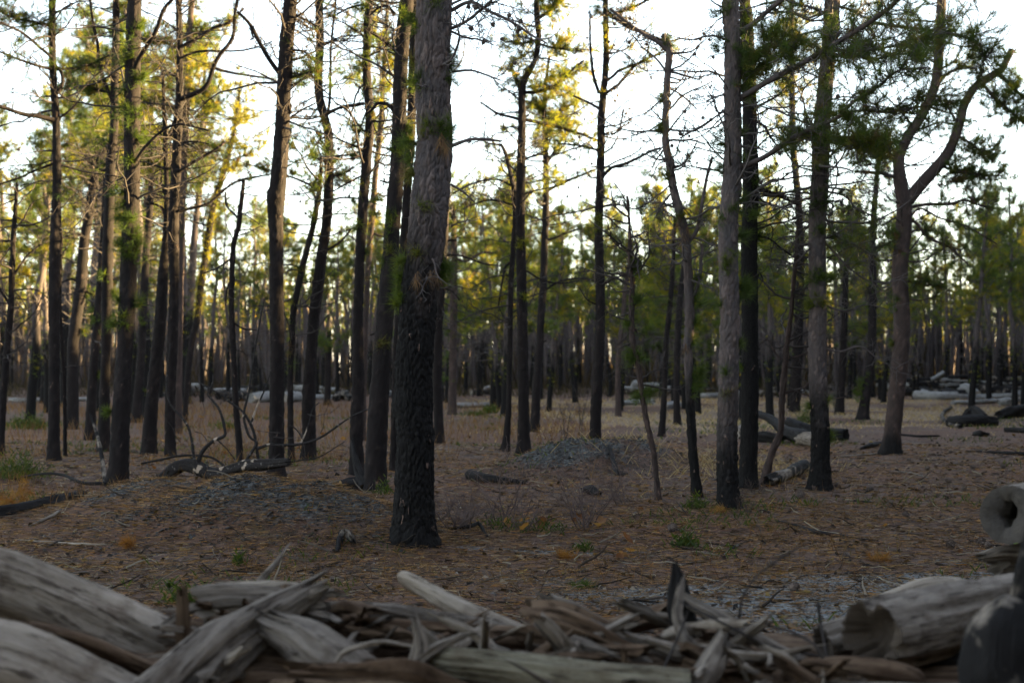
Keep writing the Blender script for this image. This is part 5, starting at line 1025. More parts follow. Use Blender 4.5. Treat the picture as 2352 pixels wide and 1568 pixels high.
glog('pale log end showing behind the forked pine', [(2014, 889, 10), (2025, 889, 10), (2040, 888, 10)], WOOD_X)
glog('dark log behind the forked pine', [(1996, 878, 9), (2015, 878, 10), (2036, 878, 9)], WOOD_C)
glog('black burnt log lying by itself on the right', [(2182, 979, 26), (2215, 980, 28), (2250, 979, 28), (2288, 977, 22)], WOOD_C, ('ragged', 'ragged'), ridge=.2, lump=.2)
glog('pale curved root hooked round the end of the black log', [(2185, 938, 7, 0), (2168, 952, 8, 2), (2166, 968, 9, 4), (2185, 980, 10, 0), (2207, 984, 11, 0)], WOOD_H, ('ragged', 'ragged'))
glog('black charred stump lump on the burnt log', [(2222, 976, 26, 4), (2240, 976, 34, 14), (2262, 977, 26, 4)], WOOD_C, ('ragged', 'ragged'), lump=.35, name='charred_stump', cat='stump')
glog('charred log at the right edge by the burnt log', [(2296, 962, 20), (2325, 960, 30), (2380, 956, 32)], WOOD_C, ('ragged', 'cut'), lump=.25)
glog('low dark log at the right edge below the charred one', [(2312, 992, 13), (2350, 994, 14), (2400, 996, 14)], WOOD_C)
glog('small black burnt chunk on open ground', [(2240, 1000, 10), (2254, 1002, 15), (2268, 1001, 9)], WOOD_C, ('ragged', 'ragged'), lump=.3)
glog('long black stick at the right edge', [(2228, 1038, 4), (2290, 1042, 7), (2352, 1046, 10), (2420, 1050, 12)], WOOD_C, ('ragged', 'cut'))
glog('charred log with a raised fork, between the right-hand trunks', [(1744, 1000, 16, 42), (1775, 1004, 20, 30), (1806, 1012, 30, 8), (1850, 1020, 36, 0), (1868, 1022, 34, 0)], WOOD_C, ('ragged', 'ragged'), ridge=.15)
glog('burnt log ending in a black hollow, right of the charred fork', [(1812, 1000, 22, 22), (1860, 1006, 26, 8), (1905, 1010, 28, 0), (1944, 1012, 30, 0)], WOOD_C, ('ragged', 'hollow'), end_mat=END_C, hollow=.85)
glog('bare pale break between the two charred logs', [(1836, 1022, 22, 4), (1856, 1024, 34, 2), (1876, 1026, 26, 0)], WOOD_G, ('ragged', 'ragged'), ridge=.25, name='wood_chunk', cat='wood')
glog('blocky black chunk left of the charred fork', [(1738, 1015, 20), (1762, 1016, 28), (1796, 1018, 22)], WOOD_C, ('ragged', 'ragged'), lump=.3)
glog('pale log end peeking out left of the scaly pine', [(1690, 1008, 28), (1702, 1004, 28), (1720, 998, 28)], WOOD_G, ('cut', 'cut'))
glog('rotting grey log beside the plated pine', [(1765, 1118, 28), (1800, 1104, 30), (1850, 1084, 30)], WOOD_H, ('ragged', 'ragged'), ridge=.25, lump=.2)
glog('dark slim log behind the gravel mound', [(1468, 1026, 8), (1510, 1038, 10), (1562, 1047, 11)], WOOD_C, ('ragged', 'ragged'))
glog('charred log lying left of the gravel mound', [(1075, 1100, 24), (1110, 1108, 22), (1160, 1110, 16), (1200, 1112, 10)], WOOD_C, ('round', 'ragged'), lump=.2)
glog('small black burnt stub in front of the gravel mound', [(1338, 1132, 12), (1354, 1135, 24), (1372, 1140, 16)], WOOD_C, ('ragged', 'ragged'), lump=.3)
glog('dead burnt chunk on the flank of the mound', [(1400, 1062, 8), (1418, 1066, 14), (1438, 1068, 8)], WOOD_C, ('ragged', 'ragged'), lump=.3)
glog('long pale log lying in the clearing, middle distance', [(1044, 937, 13), (1085, 936, 13), (1125, 934, 13), (1164, 931, 12)], WOOD_X, ('cut', 'ragged'))
glog('dark log behind the long pale one', [(1082, 907, 13), (1120, 906, 13), (1170, 903, 12)], WOOD_H)
glog('white splintered slab on the dark log', [(1112, 900, 6, 6), (1130, 900, 9, 8), (1148, 900, 6, 4)], WOOD_X, ('ragged', 'ragged'), flat=.5)
glog('grey log in the clearing behind the spindly sapling', [(1425, 932, 13), (1460, 930, 14), (1502, 928, 12)], WOOD_X)
glog('pale upended log butt behind the spindly sapling', [(1452, 902, 14, 2), (1458, 900, 15, 10), (1463, 898, 14, 18)], WOOD_X, ('cut', 'round'))
glog('pale log butt left of the knobbly pine', [(1528, 940, 16), (1542, 938, 18), (1560, 936, 16)], WOOD_X, ('cut', 'cut'))
glog('far pale log left of the knobbly pine', [(1528, 902, 14), (1545, 901, 14), (1562, 900, 13)], WOOD_X)
glog('pale log lying between the knobbly and the scaly pine', [(1592, 914, 12), (1625, 914, 13), (1655, 913, 12)], WOOD_X)
glog('sawn log right of the scorched pine', [(1740, 908, 13), (1770, 909, 14), (1794, 908, 14)], WOOD_G, ('cut', 'cut'))
glog('hollow burnt log facing the camera, far left', [(404, 925, 25), (416, 918, 25), (440, 905, 22)], WOOD_H, ('hollow', 'cut'), end_mat=END_C, hollow=.8)
glog('dark grey log chunk behind the dead snag', [(520, 922, 18), (545, 921, 24), (572, 920, 20)], WOOD_H, ('ragged', 'ragged'), lump=.25)
glog('big hollow pale log lying left of the burled pine', [(576, 925, 24), (600, 924, 27), (640, 921, 26)], WOOD_X, ('ragged', 'cut'), lump=.1)
glog('black hollow shell resting on the big pale log', [(588, 910, 20, 4), (605, 910, 26, 6), (622, 910, 22, 4)], WOOD_C, ('hollow', 'cut'), end_mat=END_C)
glog('bright pale log right of the burled pine', [(650, 924, 24), (672, 922, 25), (700, 919, 20)], WOOD_X, ('cut', 'cut'))
glog('pale log beyond the bent pine', [(716, 918, 12), (735, 917, 13), (762, 917, 12)], WOOD_X)
glog('upturned dark root plate beyond the fuzzy pine', [(770, 922, 16), (788, 921, 22, 4), (806, 921, 14)], WOOD_H, ('ragged', 'ragged'), lump=.35, name='root_plate', cat='stump')
glog('long pale log stretched across the far left', [(22, 922, 10), (70, 923, 11), (130, 922, 11), (200, 921, 10)], WOOD_X)
glog('charred log half hidden at the left edge', [(-60, 1192, 30), (20, 1182, 30), (110, 1162, 28), (190, 1142, 22)], WOOD_C, ('cut', 'ragged'), ridge=.25, sink=.4)
glog('pale weathered pole lying on the left mound', [(80, 1206, 7), (130, 1182, 9), (180, 1155, 9), (216, 1134, 7)], WOOD_G, ('ragged', 'ragged'))
glog('white stick on the ground at left', [(56, 1244, 5), (100, 1247, 6), (160, 1252, 7), (236, 1253, 6)], WOOD_P, ('ragged', 'ragged'), sink=0, name='stick', cat='stick')
glog('white peeled branch leaning on the shaggy pine', [(241, 1112, 11, 2), (232, 1108, 10, 58), (221, 1104, 7, 105), (206, 1100, 4, 145)], WOOD_H, ('ragged', 'ragged'), name='branch', cat='branch')
glog('thin black branch arching over the ground at left', [(54, 1112, 5, 16), (101, 1114, 6, 24), (145, 1116, 7, 22), (189, 1118, 8, 6), (236, 1120, 9, 6)], WOOD_C, ('ragged', 'ragged'), name='branch', cat='branch')
glog('burnt leaning stump at the foot of the leaning pine', [(838, 1128, 30, 0), (826, 1126, 24, 24), (818, 1124, 18, 50), (812, 1120, 13, 80), (808, 1118, 8, 100)], WOOD_C, ('cut', 'ragged'), name='charred_stump', cat='stump')
glog('burnt root lump with a sawn yellow face by the leaning pine', [(782, 1128, 26), (805, 1128, 34), (838, 1126, 30)], WOOD_C, ('cut', 'ragged'), end_mat=mat_end('end_grain_yellow', (.20, .12, .05), (.30, .20, .10)), lump=.25, name='charred_stump', cat='stump')
glog('pale stick lying on the burnt root lump', [(716, 1116, 7), (745, 1112, 9), (778, 1110, 9)], WOOD_H, ('ragged', 'ragged'), name='stick', cat='stick')
glog('gnarled driftwood knot on the near flank of the left mound', [(775, 1268, 12), (782, 1252, 22, 6), (792, 1248, 26, 14), (806, 1250, 14, 6)], WOOD_H, ('ragged', 'ragged'), ridge=.3, lump=.3, name='driftwood', cat='driftwood', seed=61)
glog('black broken stick lying in the open right of centre', [(1790, 1200, 6), (1835, 1212, 8), (1875, 1226, 11), (1940, 1234, 7), (2002, 1244, 5)], WOOD_C, ('ragged', 'ragged'), name='stick', cat='stick')
glog('dark crooked stick in the open', [(1664, 1276, 6), (1690, 1258, 7), (1730, 1242, 5)], WOOD_H, ('ragged', 'ragged'), name='stick', cat='stick')
glog('black branch lying beside the forked pine', [(2070, 1000, 5), (2110, 1004, 6), (2155, 1002, 4)], WOOD_C, ('ragged', 'ragged'), name='branch', cat='branch')
glog('long pale stick left of the forked pine', [(1935, 1050, 4), (1990, 1046, 5), (2040, 1040, 5)], WOOD_G, ('ragged', 'ragged'), name='stick', cat='stick')
glog('dark crooked root left of the forked pine', [(1978, 1032, 6), (2000, 1028, 12), (2030, 1020, 8)], WOOD_C, ('ragged', 'ragged'), name='branch', cat='branch')
glog('thin dark stick between the near pile and the central trunk', [(1075, 1372, 4), (1150, 1384, 5), (1220, 1388, 5)], WOOD_C, ('ragged', 'ragged'), name='stick', cat='stick')
glog('dark bent stick right of the thickest trunk', [(1045, 1222, 7, 6), (1080, 1222, 9, 10), (1100, 1218, 9, 12), (1118, 1236, 7, 2)], WOOD_C, ('ragged', 'ragged'), name='stick', cat='stick')
for _k, (_a, _b) in enumerate([((680, 1330), (800, 1285)), ((650, 1318), (760, 1330)), ((690, 1312), (770, 1302)), ((720, 1345), (830, 1318)), ((1960, 1150), (2060, 1170)), ((2060, 1085), (2130, 1098)), ((1830, 1330), (1900, 1312)), ((1560, 1300), (1640, 1290)), ((600, 1300), (520, 1322)), ((300, 1360), (200, 1338))]):
    glog(['grey twig of the small tangle before the central trunk', 'thin dead twig lying on the bare duff'][_k > 3], [(_a[0], _a[1], 4), ((_a[0] + _b[0]) / 2, (_a[1] + _b[1]) / 2 - 3, 5), (_b[0], _b[1], 3)], WOOD_G if _k % 2 else WOOD_C, ('ragged', 'ragged'), name='twig', cat='twig', group=['twigs by the central trunk', 'twigs on the duff'][_k > 3], seed=800 + _k, sides=8)

# more of the log heaps, one by one
def heap(n, x0, x1, y0, y1, w, mats, label, group, seed):
    rng = np.random.default_rng(seed)
    for k in range(n):
        x, y = rng.uniform(x0, x1), rng.uniform(y0, y1); L = rng.uniform(25, 95); ww = rng.uniform(*w) * (y - 845) / 60; dy = rng.normal(0, 3)
        lift = rng.uniform(0, 12) if rng.random() < .5 else 0
        i = rng.integers(0, len(mats))
        glog(label[i], [(x - L / 2, y - dy / 2, ww, lift), (x, y, ww * 1.03, lift), (x + L / 2, y + dy / 2, ww * rng.uniform(.75, 1), lift * rng.uniform(0, 1.5))], mats[i], [('cut', 'cut'), ('ragged', 'cut'), ('hollow', 'ragged')][rng.integers(0, 3)], end_mat=END_P if i == 0 else END_C, seed=5000 + seed * 50 + k, group=group[i], sides=12)
heap(44, 2060, 2390, 878, 914, (12, 19), [WOOD_X, WOOD_C, WOOD_H], ['bleached log lying in the long heap at right', 'burnt black log lying in the long heap at right', 'half burnt log lying in the long heap at right'], ['bleached logs of the heap', 'black logs of the heap', 'half burnt logs of the heap'], 1)
heap(12, 1400, 1980, 895, 915, (9, 14), [WOOD_X, WOOD_H], ['bleached log lying across the far side of the clearing', 'half burnt log lying across the far side of the clearing'], ['bleached logs over the clearing', 'half burnt logs over the clearing'], 2)
heap(14, 380, 1060, 895, 918, (10, 17), [WOOD_X, WOOD_C, WOOD_H], ['bleached log far back behind the left-hand trunks', 'burnt log far back behind the left-hand trunks', 'half burnt log far back behind the left-hand trunks'], ['bleached logs on the left', 'burnt logs on the left', 'half burnt logs on the left'], 3)

# the fallen crooked tree on the left
def fallen_tree():
    g = ground(480, 1112); d = g[1]; px = d / FPX
    t = Tree('fallen_tree', 'fallen charred tree with peeled white patches and limbs rising from it', g, d, 71, bark=WOOD_C)
    ft = [(655, 1062, 20), (610, 1066, 26), (560, 1070, 28), (520, 1082, 26), (485, 1088, 30), (450, 1072, 32), (420, 1068, 30), (395, 1082, 32), (370, 1102, 30), (320, 1118, 24), (270, 1128, 16)]
    root = empty('fallen_tree', g); tag(root, t.label, 'tree')
    rows = [[*at(x, y, d + (x - 480) * -.002), w * px / 2] for x, y, w in ft]
    wood('trunk', rows, MAT_FALLEN, sides=26, spacing=.03, ends=('ragged', 'ragged'), seed=71, parent=root, ridge=.14, lump=.16)
    for k, (xy, w0, w1) in enumerate([([(447, 1062), (440, 1010), (432, 980), (415, 955), (392, 930), (383, 895), (386, 838), (391, 790)], 10, 4), ([(455, 1060), (466, 1035), (490, 1012), (516, 1000), (514, 973), (503, 939), (484, 914), (478, 905), (489, 878), (490, 860)], 14, 4), ([(560, 1064), (580, 1035), (590, 1015), (572, 1000), (560, 955), (570, 905), (580, 838), (594, 754), (607, 686)], 12, 5),
                                      ([(594, 1060), (588, 1020), (580, 983), (558, 946), (530, 925), (506, 905), (470, 885), (449, 876)], 11, 4), ([(577, 972), (592, 930), (610, 890), (622, 850)], 8, 3), ([(590, 1030), (620, 1020), (650, 1022), (700, 1018), (740, 1002), (775, 978), (810, 955), (845, 940)], 11, 5), ([(324, 1064), (365, 1056), (405, 1047), (450, 1045), (490, 1052), (520, 1075), (553, 1108)], 7, 8),
                                      ([(690, 1020), (705, 985), (718, 940), (732, 925)], 6, 3), ([(640, 1070), (680, 1058), (730, 1050), (790, 1015)], 6, 3), ([(500, 1010), (520, 1030), (540, 1055)], 5, 3), ([(470, 1092), (500, 1100), (540, 1110)], 9, 4), ([(690, 1050), (695, 1010), (680, 985), (665, 976)], 6, 4)]):
        rw = [[*at(x, y, d - .25 + .06 * k), (w0 + (w1 - w0) * i / (len(xy) - 1)) * px / 2] for i, (x, y) in enumerate(xy)]
        l = wood('limb', rw, MAT_FALLEN, sides=10, spacing=.035, ends=('ragged', 'ragged'), ragged=.01, seed=720 + k, parent=root, rscale=.72)
    t.base = g
    for k in range(16):
        x, y = R.uniform(380, 800), R.uniform(880, 1060); q = grow(R, at(x, y, d), rnd_unit(R, 1)[0] * [1, .5, 1] + [0, 0, .3], R.uniform(.2, .6), 5, .3); tube(t.twigs, q, np.linspace(.006, .002, 6), 3)
    link('twigs', t.twigs.mesh('twigs', TWIG_D, origin=g), root)['kind'] = 'stuff'
def mat_fallen():
    N = NT('fallen_bark'); co = N.coord('Object'); g = N.attr('grain', 'Vector')
    n1 = N.noise(co, 60, 4, .6); col = N.mix(N.remap(n1, .3, .7), (.012, .0105, .0105), (.034, .030, .029))
    pt = N.remap(N.noise(co, 4.2, 3, .5), .62, .64); col = N.mix(pt, col, N.mix(N.noise(g, 40, 3), (.34, .27, .21), (.22, .17, .14)))
    col = N.mix(N.remap(N.noise(co, 22, 3, .6), .63, .67), col, (.10, .088, .082))
    N.bsdf(col, .9, n1, .8, .01, .05); return N.m
MAT_FALLEN = mat_fallen()
fallen_tree()

# ------------------------------------------------------------------ gravel: stones of the mounds
def stone_mesh(seed):
    rng = np.random.default_rng(seed); mb = MB(); n = 6
    th = np.sort(rng.random(n) * .6 + np.arange(n)) * 2 * math.pi / n
    r = rng.uniform(.7, 1.15, n)
    bot = np.column_stack([np.cos(th) * r, np.sin(th) * r, np.full(n, -.28) + rng.normal(0, .05, n)]); top = np.column_stack([np.cos(th) * r * .8, np.sin(th) * r * .8, .28 + rng.normal(0, .10, n)])
    V = np.concatenate([bot, top, [[0, 0, .34]], [[0, 0, -.3]]]); j = np.arange(n); k = (j + 1) % n
    mb.add(V, np.stack([j, k, n + k, n + j], -1), np.concatenate([np.stack([n + j, n + k, np.full(n, 2 * n)], -1), np.stack([k, j, np.full(n, 2 * n + 1)], -1)]))
    return mb, V
def mat_stone(name, k):
    N = NT(name); oi = N.n('ObjectInfo').outputs['Random']; t = N.attr('tint')
    f = N.math('FRACT', N.math('ADD', oi, t))
    col = N.ramp(f, [(0, (0.01755, 0.01662, 0.0168)), (.5, (0.03315, 0.03238, 0.0312)), (.85, (0.0585, 0.056, 0.052)), (1, (0.1073, 0.09191, 0.08))])
    col = N.mix(1, col, (k, k * .98, k * .97), 'MULTIPLY')
    col = N.mix(N.remap(N.noise(N.coord('Object'), 2.5, 3), .3, .7, 0, .4), col, N.mix(1, col, (.6, .6, .62), 'MULTIPLY'))
    N.bsdf(col, .8, N.noise(N.coord('Object'), 4, 3), .3, .05, .3); return N.m
STONE = mat_stone('slate_stone', .62); STONE_L = mat_stone('slate_chip', 1.9)
_sm = [stone_mesh(k) for k in range(8)]
SMESH = [m.mesh('stone', STONE, smooth=False) for m, _ in _sm]
_SV = np.stack([v for _, v in _sm]); _n = 6; _j = np.arange(_n); _k = (_j + 1) % _n
_STRI = np.concatenate([np.stack([_j, _k, _n + _k], -1), np.stack([_j, _n + _k, _n + _j], -1), np.stack([_n + _j, _n + _k, np.full(_n, 12)], -1)])
def rotm(rng, n, tiltmax=.7):
    a = rng.random(n) * 6.28; b = rng.normal(0, tiltmax, n); c = rng.normal(0, tiltmax, n)
    ca, sa, cb, sb, cc, sc_ = np.cos(a), np.sin(a), np.cos(b), np.sin(b), np.cos(c), np.sin(c); o = np.zeros(n); l = np.ones(n)
    Rz = np.stack([np.stack([ca, -sa, o], -1), np.stack([sa, ca, o], -1), np.stack([o, o, l], -1)], 1)
    Rx = np.stack([np.stack([l, o, o], -1), np.stack([o, cb, -sb], -1), np.stack([o, sb, cb], -1)], 1)
    Ry = np.stack([np.stack([cc, o, sc_], -1), np.stack([o, l, o], -1), np.stack([-sc_, o, cc], -1)], 1)
    return Rz @ Rx @ Ry
def scatter_stones(rng, xy, size):
    n = len(xy); z = terrain(xy[:, 0], xy[:, 1]); V = _SV[rng.integers(0, 8, n)] * size[:, None, None] * rng.uniform(.7, 1.2, (n, 1, 3))
    V = np.einsum('nij,nkj->nki', rotm(rng, n, .5), V) + np.column_stack([xy, z + size * .15])[:, None]
    mb = MB(); mb.add(V.reshape(-1, 3), tris=(np.arange(n)[:, None, None] * 14 + _STRI[None]).reshape(-1, 3), tint=np.repeat(rng.random(n), 14)); return mb
def mound(label, idx, n_single, n_rest, seed):
    rng = np.random.default_rng(seed)
    m0 = MOUNDS[idx[0]]; root = empty('gravel_mound', (m0[0], m0[1], 0)); tag(root, label, 'gravel mound')
    def pick(n, k):
        out = []
        while len(out) < n:
            m = MOUNDS[idx[rng.integers(0, len(idx))]]; x = m[0] + rng.normal(0, m[3] * k); y = m[1] + rng.normal(0, m[4] * k) - m[4] * .35
            out.append((x, y))
        return np.array(out)
    for x, y in pick(n_single, .75):
        s = rng.uniform(.017, .03); o = link('stone', SMESH[rng.integers(0, 8)], root, (x - m0[0], y - m0[1], terr(x, y) + s * .2))
        o.scale = (s * rng.uniform(.8, 1.3), s, s * rng.uniform(.6, 1)); o.rotation_euler = (rng.normal(0, .5), rng.normal(0, .5), rng.random() * 6)
    xy = pick(n_rest, .95)
    me = scatter_stones(rng, xy, rng.uniform(.007, .019, n_rest) * rng.uniform(.7, 1.15, n_rest)).mesh('stones', STONE, smooth=False, origin=(m0[0], m0[1], 0))
    tag(link('stones', me, root), kind='stuff')
mound('low heap of grey slate gravel strewn with needles, left of the central trunk', [0, 1, 2, 3, 0, 0], 150, 5000, 31)
mound('small grey slate gravel heap in the middle distance', [5, 6, 7], 90, 2500, 32)
_rg = np.random.default_rng(33)
_xy = np.column_stack([_rg.uniform(-5, 6, 60000), _rg.uniform(6.3, 16, 60000)]); _gm = gravel_mask(_xy[:, 0], _xy[:, 1])
_xy = _xy[_rg.random(len(_xy)) < _gm * .75 * (np.hypot(_xy[:, 0] + 2.2, _xy[:, 1] - 12.2) > 1.9) + .02]
tag(link('gravel', scatter_stones(_rg, _xy, _rg.uniform(.005, .015, len(_xy))).mesh('gravel', STONE_L, smooth=False)), 'loose grey slate chips strewn over the forest floor', 'gravel', kind='stuff')

# ------------------------------------------------------------------ litter, grass and plants
def blades(mb, rng, xy, length, width, lean, tint=None, z=None, lift=0.0, flatlie=False, one=False):
    n = len(xy); z = terrain(xy[:, 0], xy[:, 1]) if z is None else z
    b = np.column_stack([xy, z + lift]); a = rng.random(n) * 6.28
    L = length * rng.uniform(.5, 1.2, n)
    d = np.column_stack([np.cos(a) * lean, np.sin(a) * lean, np.full(n, .04 if flatlie else 1.0) + rng.normal(0, .08, n)]); d = nrm(d)
    if flatlie: b[:, 2] += rng.uniform(.002, .02, n)
    side = nrm(cross(d, rnd_unit(rng, n))) * np.reshape(np.broadcast_to(width, (n,)), (n, 1)) / 2
    mid = b + d * L[:, None] * .55 + np.column_stack([np.cos(a + .8), np.sin(a + .8), np.zeros(n)]) * (L * .06)[:, None]; tip = b + d * L[:, None] + np.column_stack([np.cos(a), np.sin(a), np.zeros(n)]) * (L * (.02 if flatlie else .16))[:, None]
    if one:
        mb.add(np.stack([b - side, b + side, tip], 1).reshape(-1, 3), tris=np.arange(n * 3).reshape(-1, 3), tint=np.repeat(rng.random(n), 3)); return
    V = np.stack([b - side, b + side, mid + side * .8, mid - side * .8, tip], 1).reshape(-1, 3); i = np.arange(n)[:, None] * 5
    mb.add(V, i + [0, 1, 2, 3], i + [3, 2, 4], tint=np.repeat(rng.random(n) if tint is None else tint, 5))
rl = np.random.default_rng(51)
LITTER = mat_foliage('needle_litter', [(0, (0.01888, 0.0108, 0.0078)), (.35, (0.0649, 0.0384, 0.026)), (.65, (0.1357, 0.084, 0.0559)), (.85, (0.2183, 0.1344, 0.0858)), (.95, (0.2242, 0.102, 0.0442)), (1, (0.2596, 0.222, 0.2015))])
mb = MB()
for (y0, y1, hw, n, L, w) in [(6.2, 9.5, .40, 26000, .11, .0044), (9.5, 14.5, .39, 32000, .12, .0056), (14.5, 26, .39, 20000, .14, .0085)]:
    y = rl.uniform(y0, y1, n); x = rl.uniform(-hw, hw, n) * y
    blades(mb, rl, np.column_stack([x, y]), L, w, 1.0, flatlie=True, one=True)
n = 9000; mi = rl.integers(0, 5, n); mm = np.array(MOUNDS)[mi]; blades(mb, rl, np.column_stack([mm[:, 0] + rl.normal(0, 1, n) * mm[:, 3] * 1.3, mm[:, 1] + rl.normal(0, 1, n) * mm[:, 4] * 1.3]), .10, .0040, 1.0, flatlie=True, one=True, lift=.012)
tag(link('needle_litter', mb.mesh('needle_litter', LITTER, smooth=False)), 'fallen pine needles carpeting the forest floor', 'litter', kind='stuff')

DRY = mat_foliage('dry_grass', [(0, (0.05346, 0.02427, 0.01253)), (.5, (0.1021, 0.05524, 0.02975)), (.85, (0.1652, 0.1004, 0.05875)), (1, (0.07294, 0.05859, 0.01957))])
TAN = mat_foliage('tan_grass', [(0, (0.1334, 0.09264, 0.05897)), (.5, (0.2387, 0.1755, 0.1151)), (1, (0.351, 0.2738, 0.1896))])
GREEN = mat_foliage('green_weed', [(0, (0.018, 0.033, 0.0075)), (.6, (0.036, 0.057, 0.012)), (1, (0.06375, 0.075, 0.018))])
mb = MB()      # thin dry stalks on the left and in the middle
n = 15000; y = rl.uniform(13.5, 52, n); x = rl.uniform(-.40, .06, n) * y; k = fbm(np.column_stack([x * .5, y * .5, np.zeros(n)]), 2) > .45
xy = np.column_stack([x, y])[k]; blades(mb, rl, xy, .20 + .002 * xy[:, 1], .0030 + .00022 * xy[:, 1], .28)
n = 5000; y = rl.uniform(9, 24, n); x = rl.uniform(-.2, .38, n) * y; k = fbm(np.column_stack([x * .9, y * .9, np.ones(n)]), 2) > .56
xy = np.column_stack([x, y])[k]; blades(mb, rl, xy, .13, .004, .35)
tag(link('dry_grass', mb.mesh('dry_grass', DRY, smooth=False)), 'thin dry brown grass stalks between the trunks', 'grass', kind='stuff')
mb = MB()      # tan matted grass of the clearing
n = 30000; y = rl.uniform(26, 66, n); x = rl.uniform(-.10, .40, n) * y; k = rl.random(n) < grass_mask(x, y) * .9 + .02
xy = np.column_stack([x, y])[k]; blades(mb, rl, xy, .12, .004 + .0003 * xy[:, 1], .9)
n = 900; x = rl.normal(2.7, .9, n); y = rl.normal(19.5, 1.8, n); blades(mb, rl, np.column_stack([x, y]), .2, .006, .9)
tag(link('tan_grass', mb.mesh('tan_grass', TAN, smooth=False)), 'pale tan matted grass of the clearing', 'grass', kind='stuff')
mb = MB()      # weeds
n = 26000; y = rl.uniform(7.5, 40, n); x = rl.uniform(-.39, .39, n) * y; k = fbm(np.column_stack([x * .55, y * .55, np.full(n, 4.)]), 3) > .625
xy = np.column_stack([x, y])[k]; blades(mb, rl, xy, .07 + .001 * xy[:, 1], .006 + .0004 * xy[:, 1], .7)
tag(link('weeds', mb.mesh('weeds', GREEN, smooth=False)), 'low green weeds dotted over the duff', 'weeds', kind='stuff')
mb = MB()      # brushwood closing the foot of the far wood
n = 22000; y = rl.uniform(66, 150, n); x = rl.uniform(-.44, .44, n) * y; blades(mb, rl, np.column_stack([x, y]), 1.0 * rl.uniform(.2, 1.0, n), .05, .5, one=True)
n = 5000; y = rl.uniform(90, 190, n); x = rl.uniform(-.44, .44, n) * y; blades(mb, rl, np.column_stack([x, y]), rl.uniform(1.5, 6, n), .13, .12, one=True)
tag(link('brushwood', mb.mesh('brushwood', mat_foliage('brush', [(0, (0.0124, 0.00992, 0.0093)), (.5, (0.02604, 0.02046, 0.01674)), (.8, (0.0527, 0.0372, 0.0248)), (1, (0.0248, 0.02976, 0.01116))]), smooth=False)), 'brown brushwood at the foot of the far wood', 'brushwood', kind='stuff')

mb = MB(); fb = MB()   # twigs and bark flakes in the duff
for k in range(3600):
    y = 6.3 + 18 * rl.random() ** 1.4; x = rl.uniform(-.4, .4) * y; L = rl.uniform(.05, .32); a = rl.random() * 6.28
    q = grow(rl, [x, y, terr(x, y) + .008], [math.cos(a), math.sin(a), .03], L, 4, .16); q[:, 2] = np.maximum(q[:, 2], terr(x, y) + .004)
    tube(mb, q, np.linspace(.0022, .001, 5) * (1 + 3 * rl.random() ** 3) * (1 + y / 30), 3, tint=rl.random())
n = 9000; y = 6.3 + 22 * rl.random(n) ** 1.3; x = rl.uniform(-.4, .4, n) * y; s = rl.uniform(.006, .022, n) * (1 + y / 30)
V = np.array([[-1, -.6, 0], [1, -.5, .25], [.8, .6, 0], [-.9, .5, .3]])[None] * s[:, None, None]; V = np.einsum('nij,nkj->nki', rotm(rl, n, .35), V) + np.column_stack([x, y, terrain(x, y) + .012])[:, None]
fb.add(V.reshape(-1, 3), np.arange(n * 4).reshape(-1, 4), tint=np.repeat(rl.random(n), 4))
tag(link('twig_litter', mb.mesh('twig_litter', mat_foliage('twig_litter', [(0, (.010, .008, .008)), (.45, (.04, .03, .025)), (.7, (.12, .10, .088)), (1, (.28, .25, .22))]))), 'small fallen twigs scattered through the duff', 'litter', kind='stuff')
tag(link('bark_litter', fb.mesh('bark_litter', mat_foliage('bark_litter', [(0, (.008, .007, .007)), (.4, (.035, .022, .016)), (.8, (.10, .060, .040)), (1, (.22, .18, .15))]), smooth=False)), 'bark flakes and leaf scraps scattered through the duff', 'litter', kind='stuff')

def leafy(label, px, py, w, h, n, mat=GREEN, L=.05, wd=.012, lean=.8, name='green_plant', cat='plant', group=None, stems=True):
    g = ground(px, py); s = g[1] / FPX; rng = np.random.default_rng(int(px * 7 + py)); mb = MB(); W, H = w * s / 2, h * s
    root = empty(name, g); tag(root, label, cat, group)
    if stems:
        st = MB()
        for k in range(max(3, n // 25)):
            q = grow(rng, [rng.normal(0, W * .4), rng.normal(0, W * .4), -.02], [rng.normal(0, .3), rng.normal(0, .3), 1], H * rng.uniform(.6, 1), 5, .12); tube(st, q, np.linspace(.004, .0015, 6), 3)
        link('stem', st.mesh('stem', TWIG_R), root)
    x, y = rng.normal(0, W * .5, n), rng.normal(0, W * .5, n); z = np.abs(rng.normal(0, H * .45, n)) * np.exp(-(x ** 2 + y ** 2) / (2 * W * W + 1e-6))
    blades(mb, rng, np.column_stack([x, y]), L, wd, lean, z=np.clip(z, 0, H))
    link('leaves', mb.mesh('leaves', mat, smooth=False), root); return root
leafy('bright green leafy clump in the open right of centre', 1575, 1258, 62, 44, 260)
leafy('small green plant beside the orange needles on the path', 1340, 1268, 40, 26, 90)
leafy('green weed clump at the foot of the scaly pine', 1600, 1170, 60, 40, 200)
leafy('green grass tuft at the base of the scaly pine', 1680, 1165, 40, 34, 90)
leafy('dark green low bush at the left edge', 40, 1100, 130, 60, 700, L=.09, wd=.012)
leafy('mid-green bush behind the leaning stem at far left', 60, 985, 110, 34, 600, L=.12, wd=.02)
leafy('green weeds left of the central trunk in the foreground', 420, 1385, 90, 34, 160)
leafy('tiny green sprout on the foot of the left mound', 548, 1300, 34, 36, 70)
leafy('small green sprig at left below the white stick', 395, 1352, 30, 20, 50)
leafy('green seedlings behind the central trunk', 1240, 1222, 160, 36, 150)
leafy('green plants between the bare shrubs', 1150, 1215, 120, 40, 110)
leafy('vivid green tuft in the clearing by the long pale log', 1127, 950, 34, 14, 120, L=.22, wd=.03)
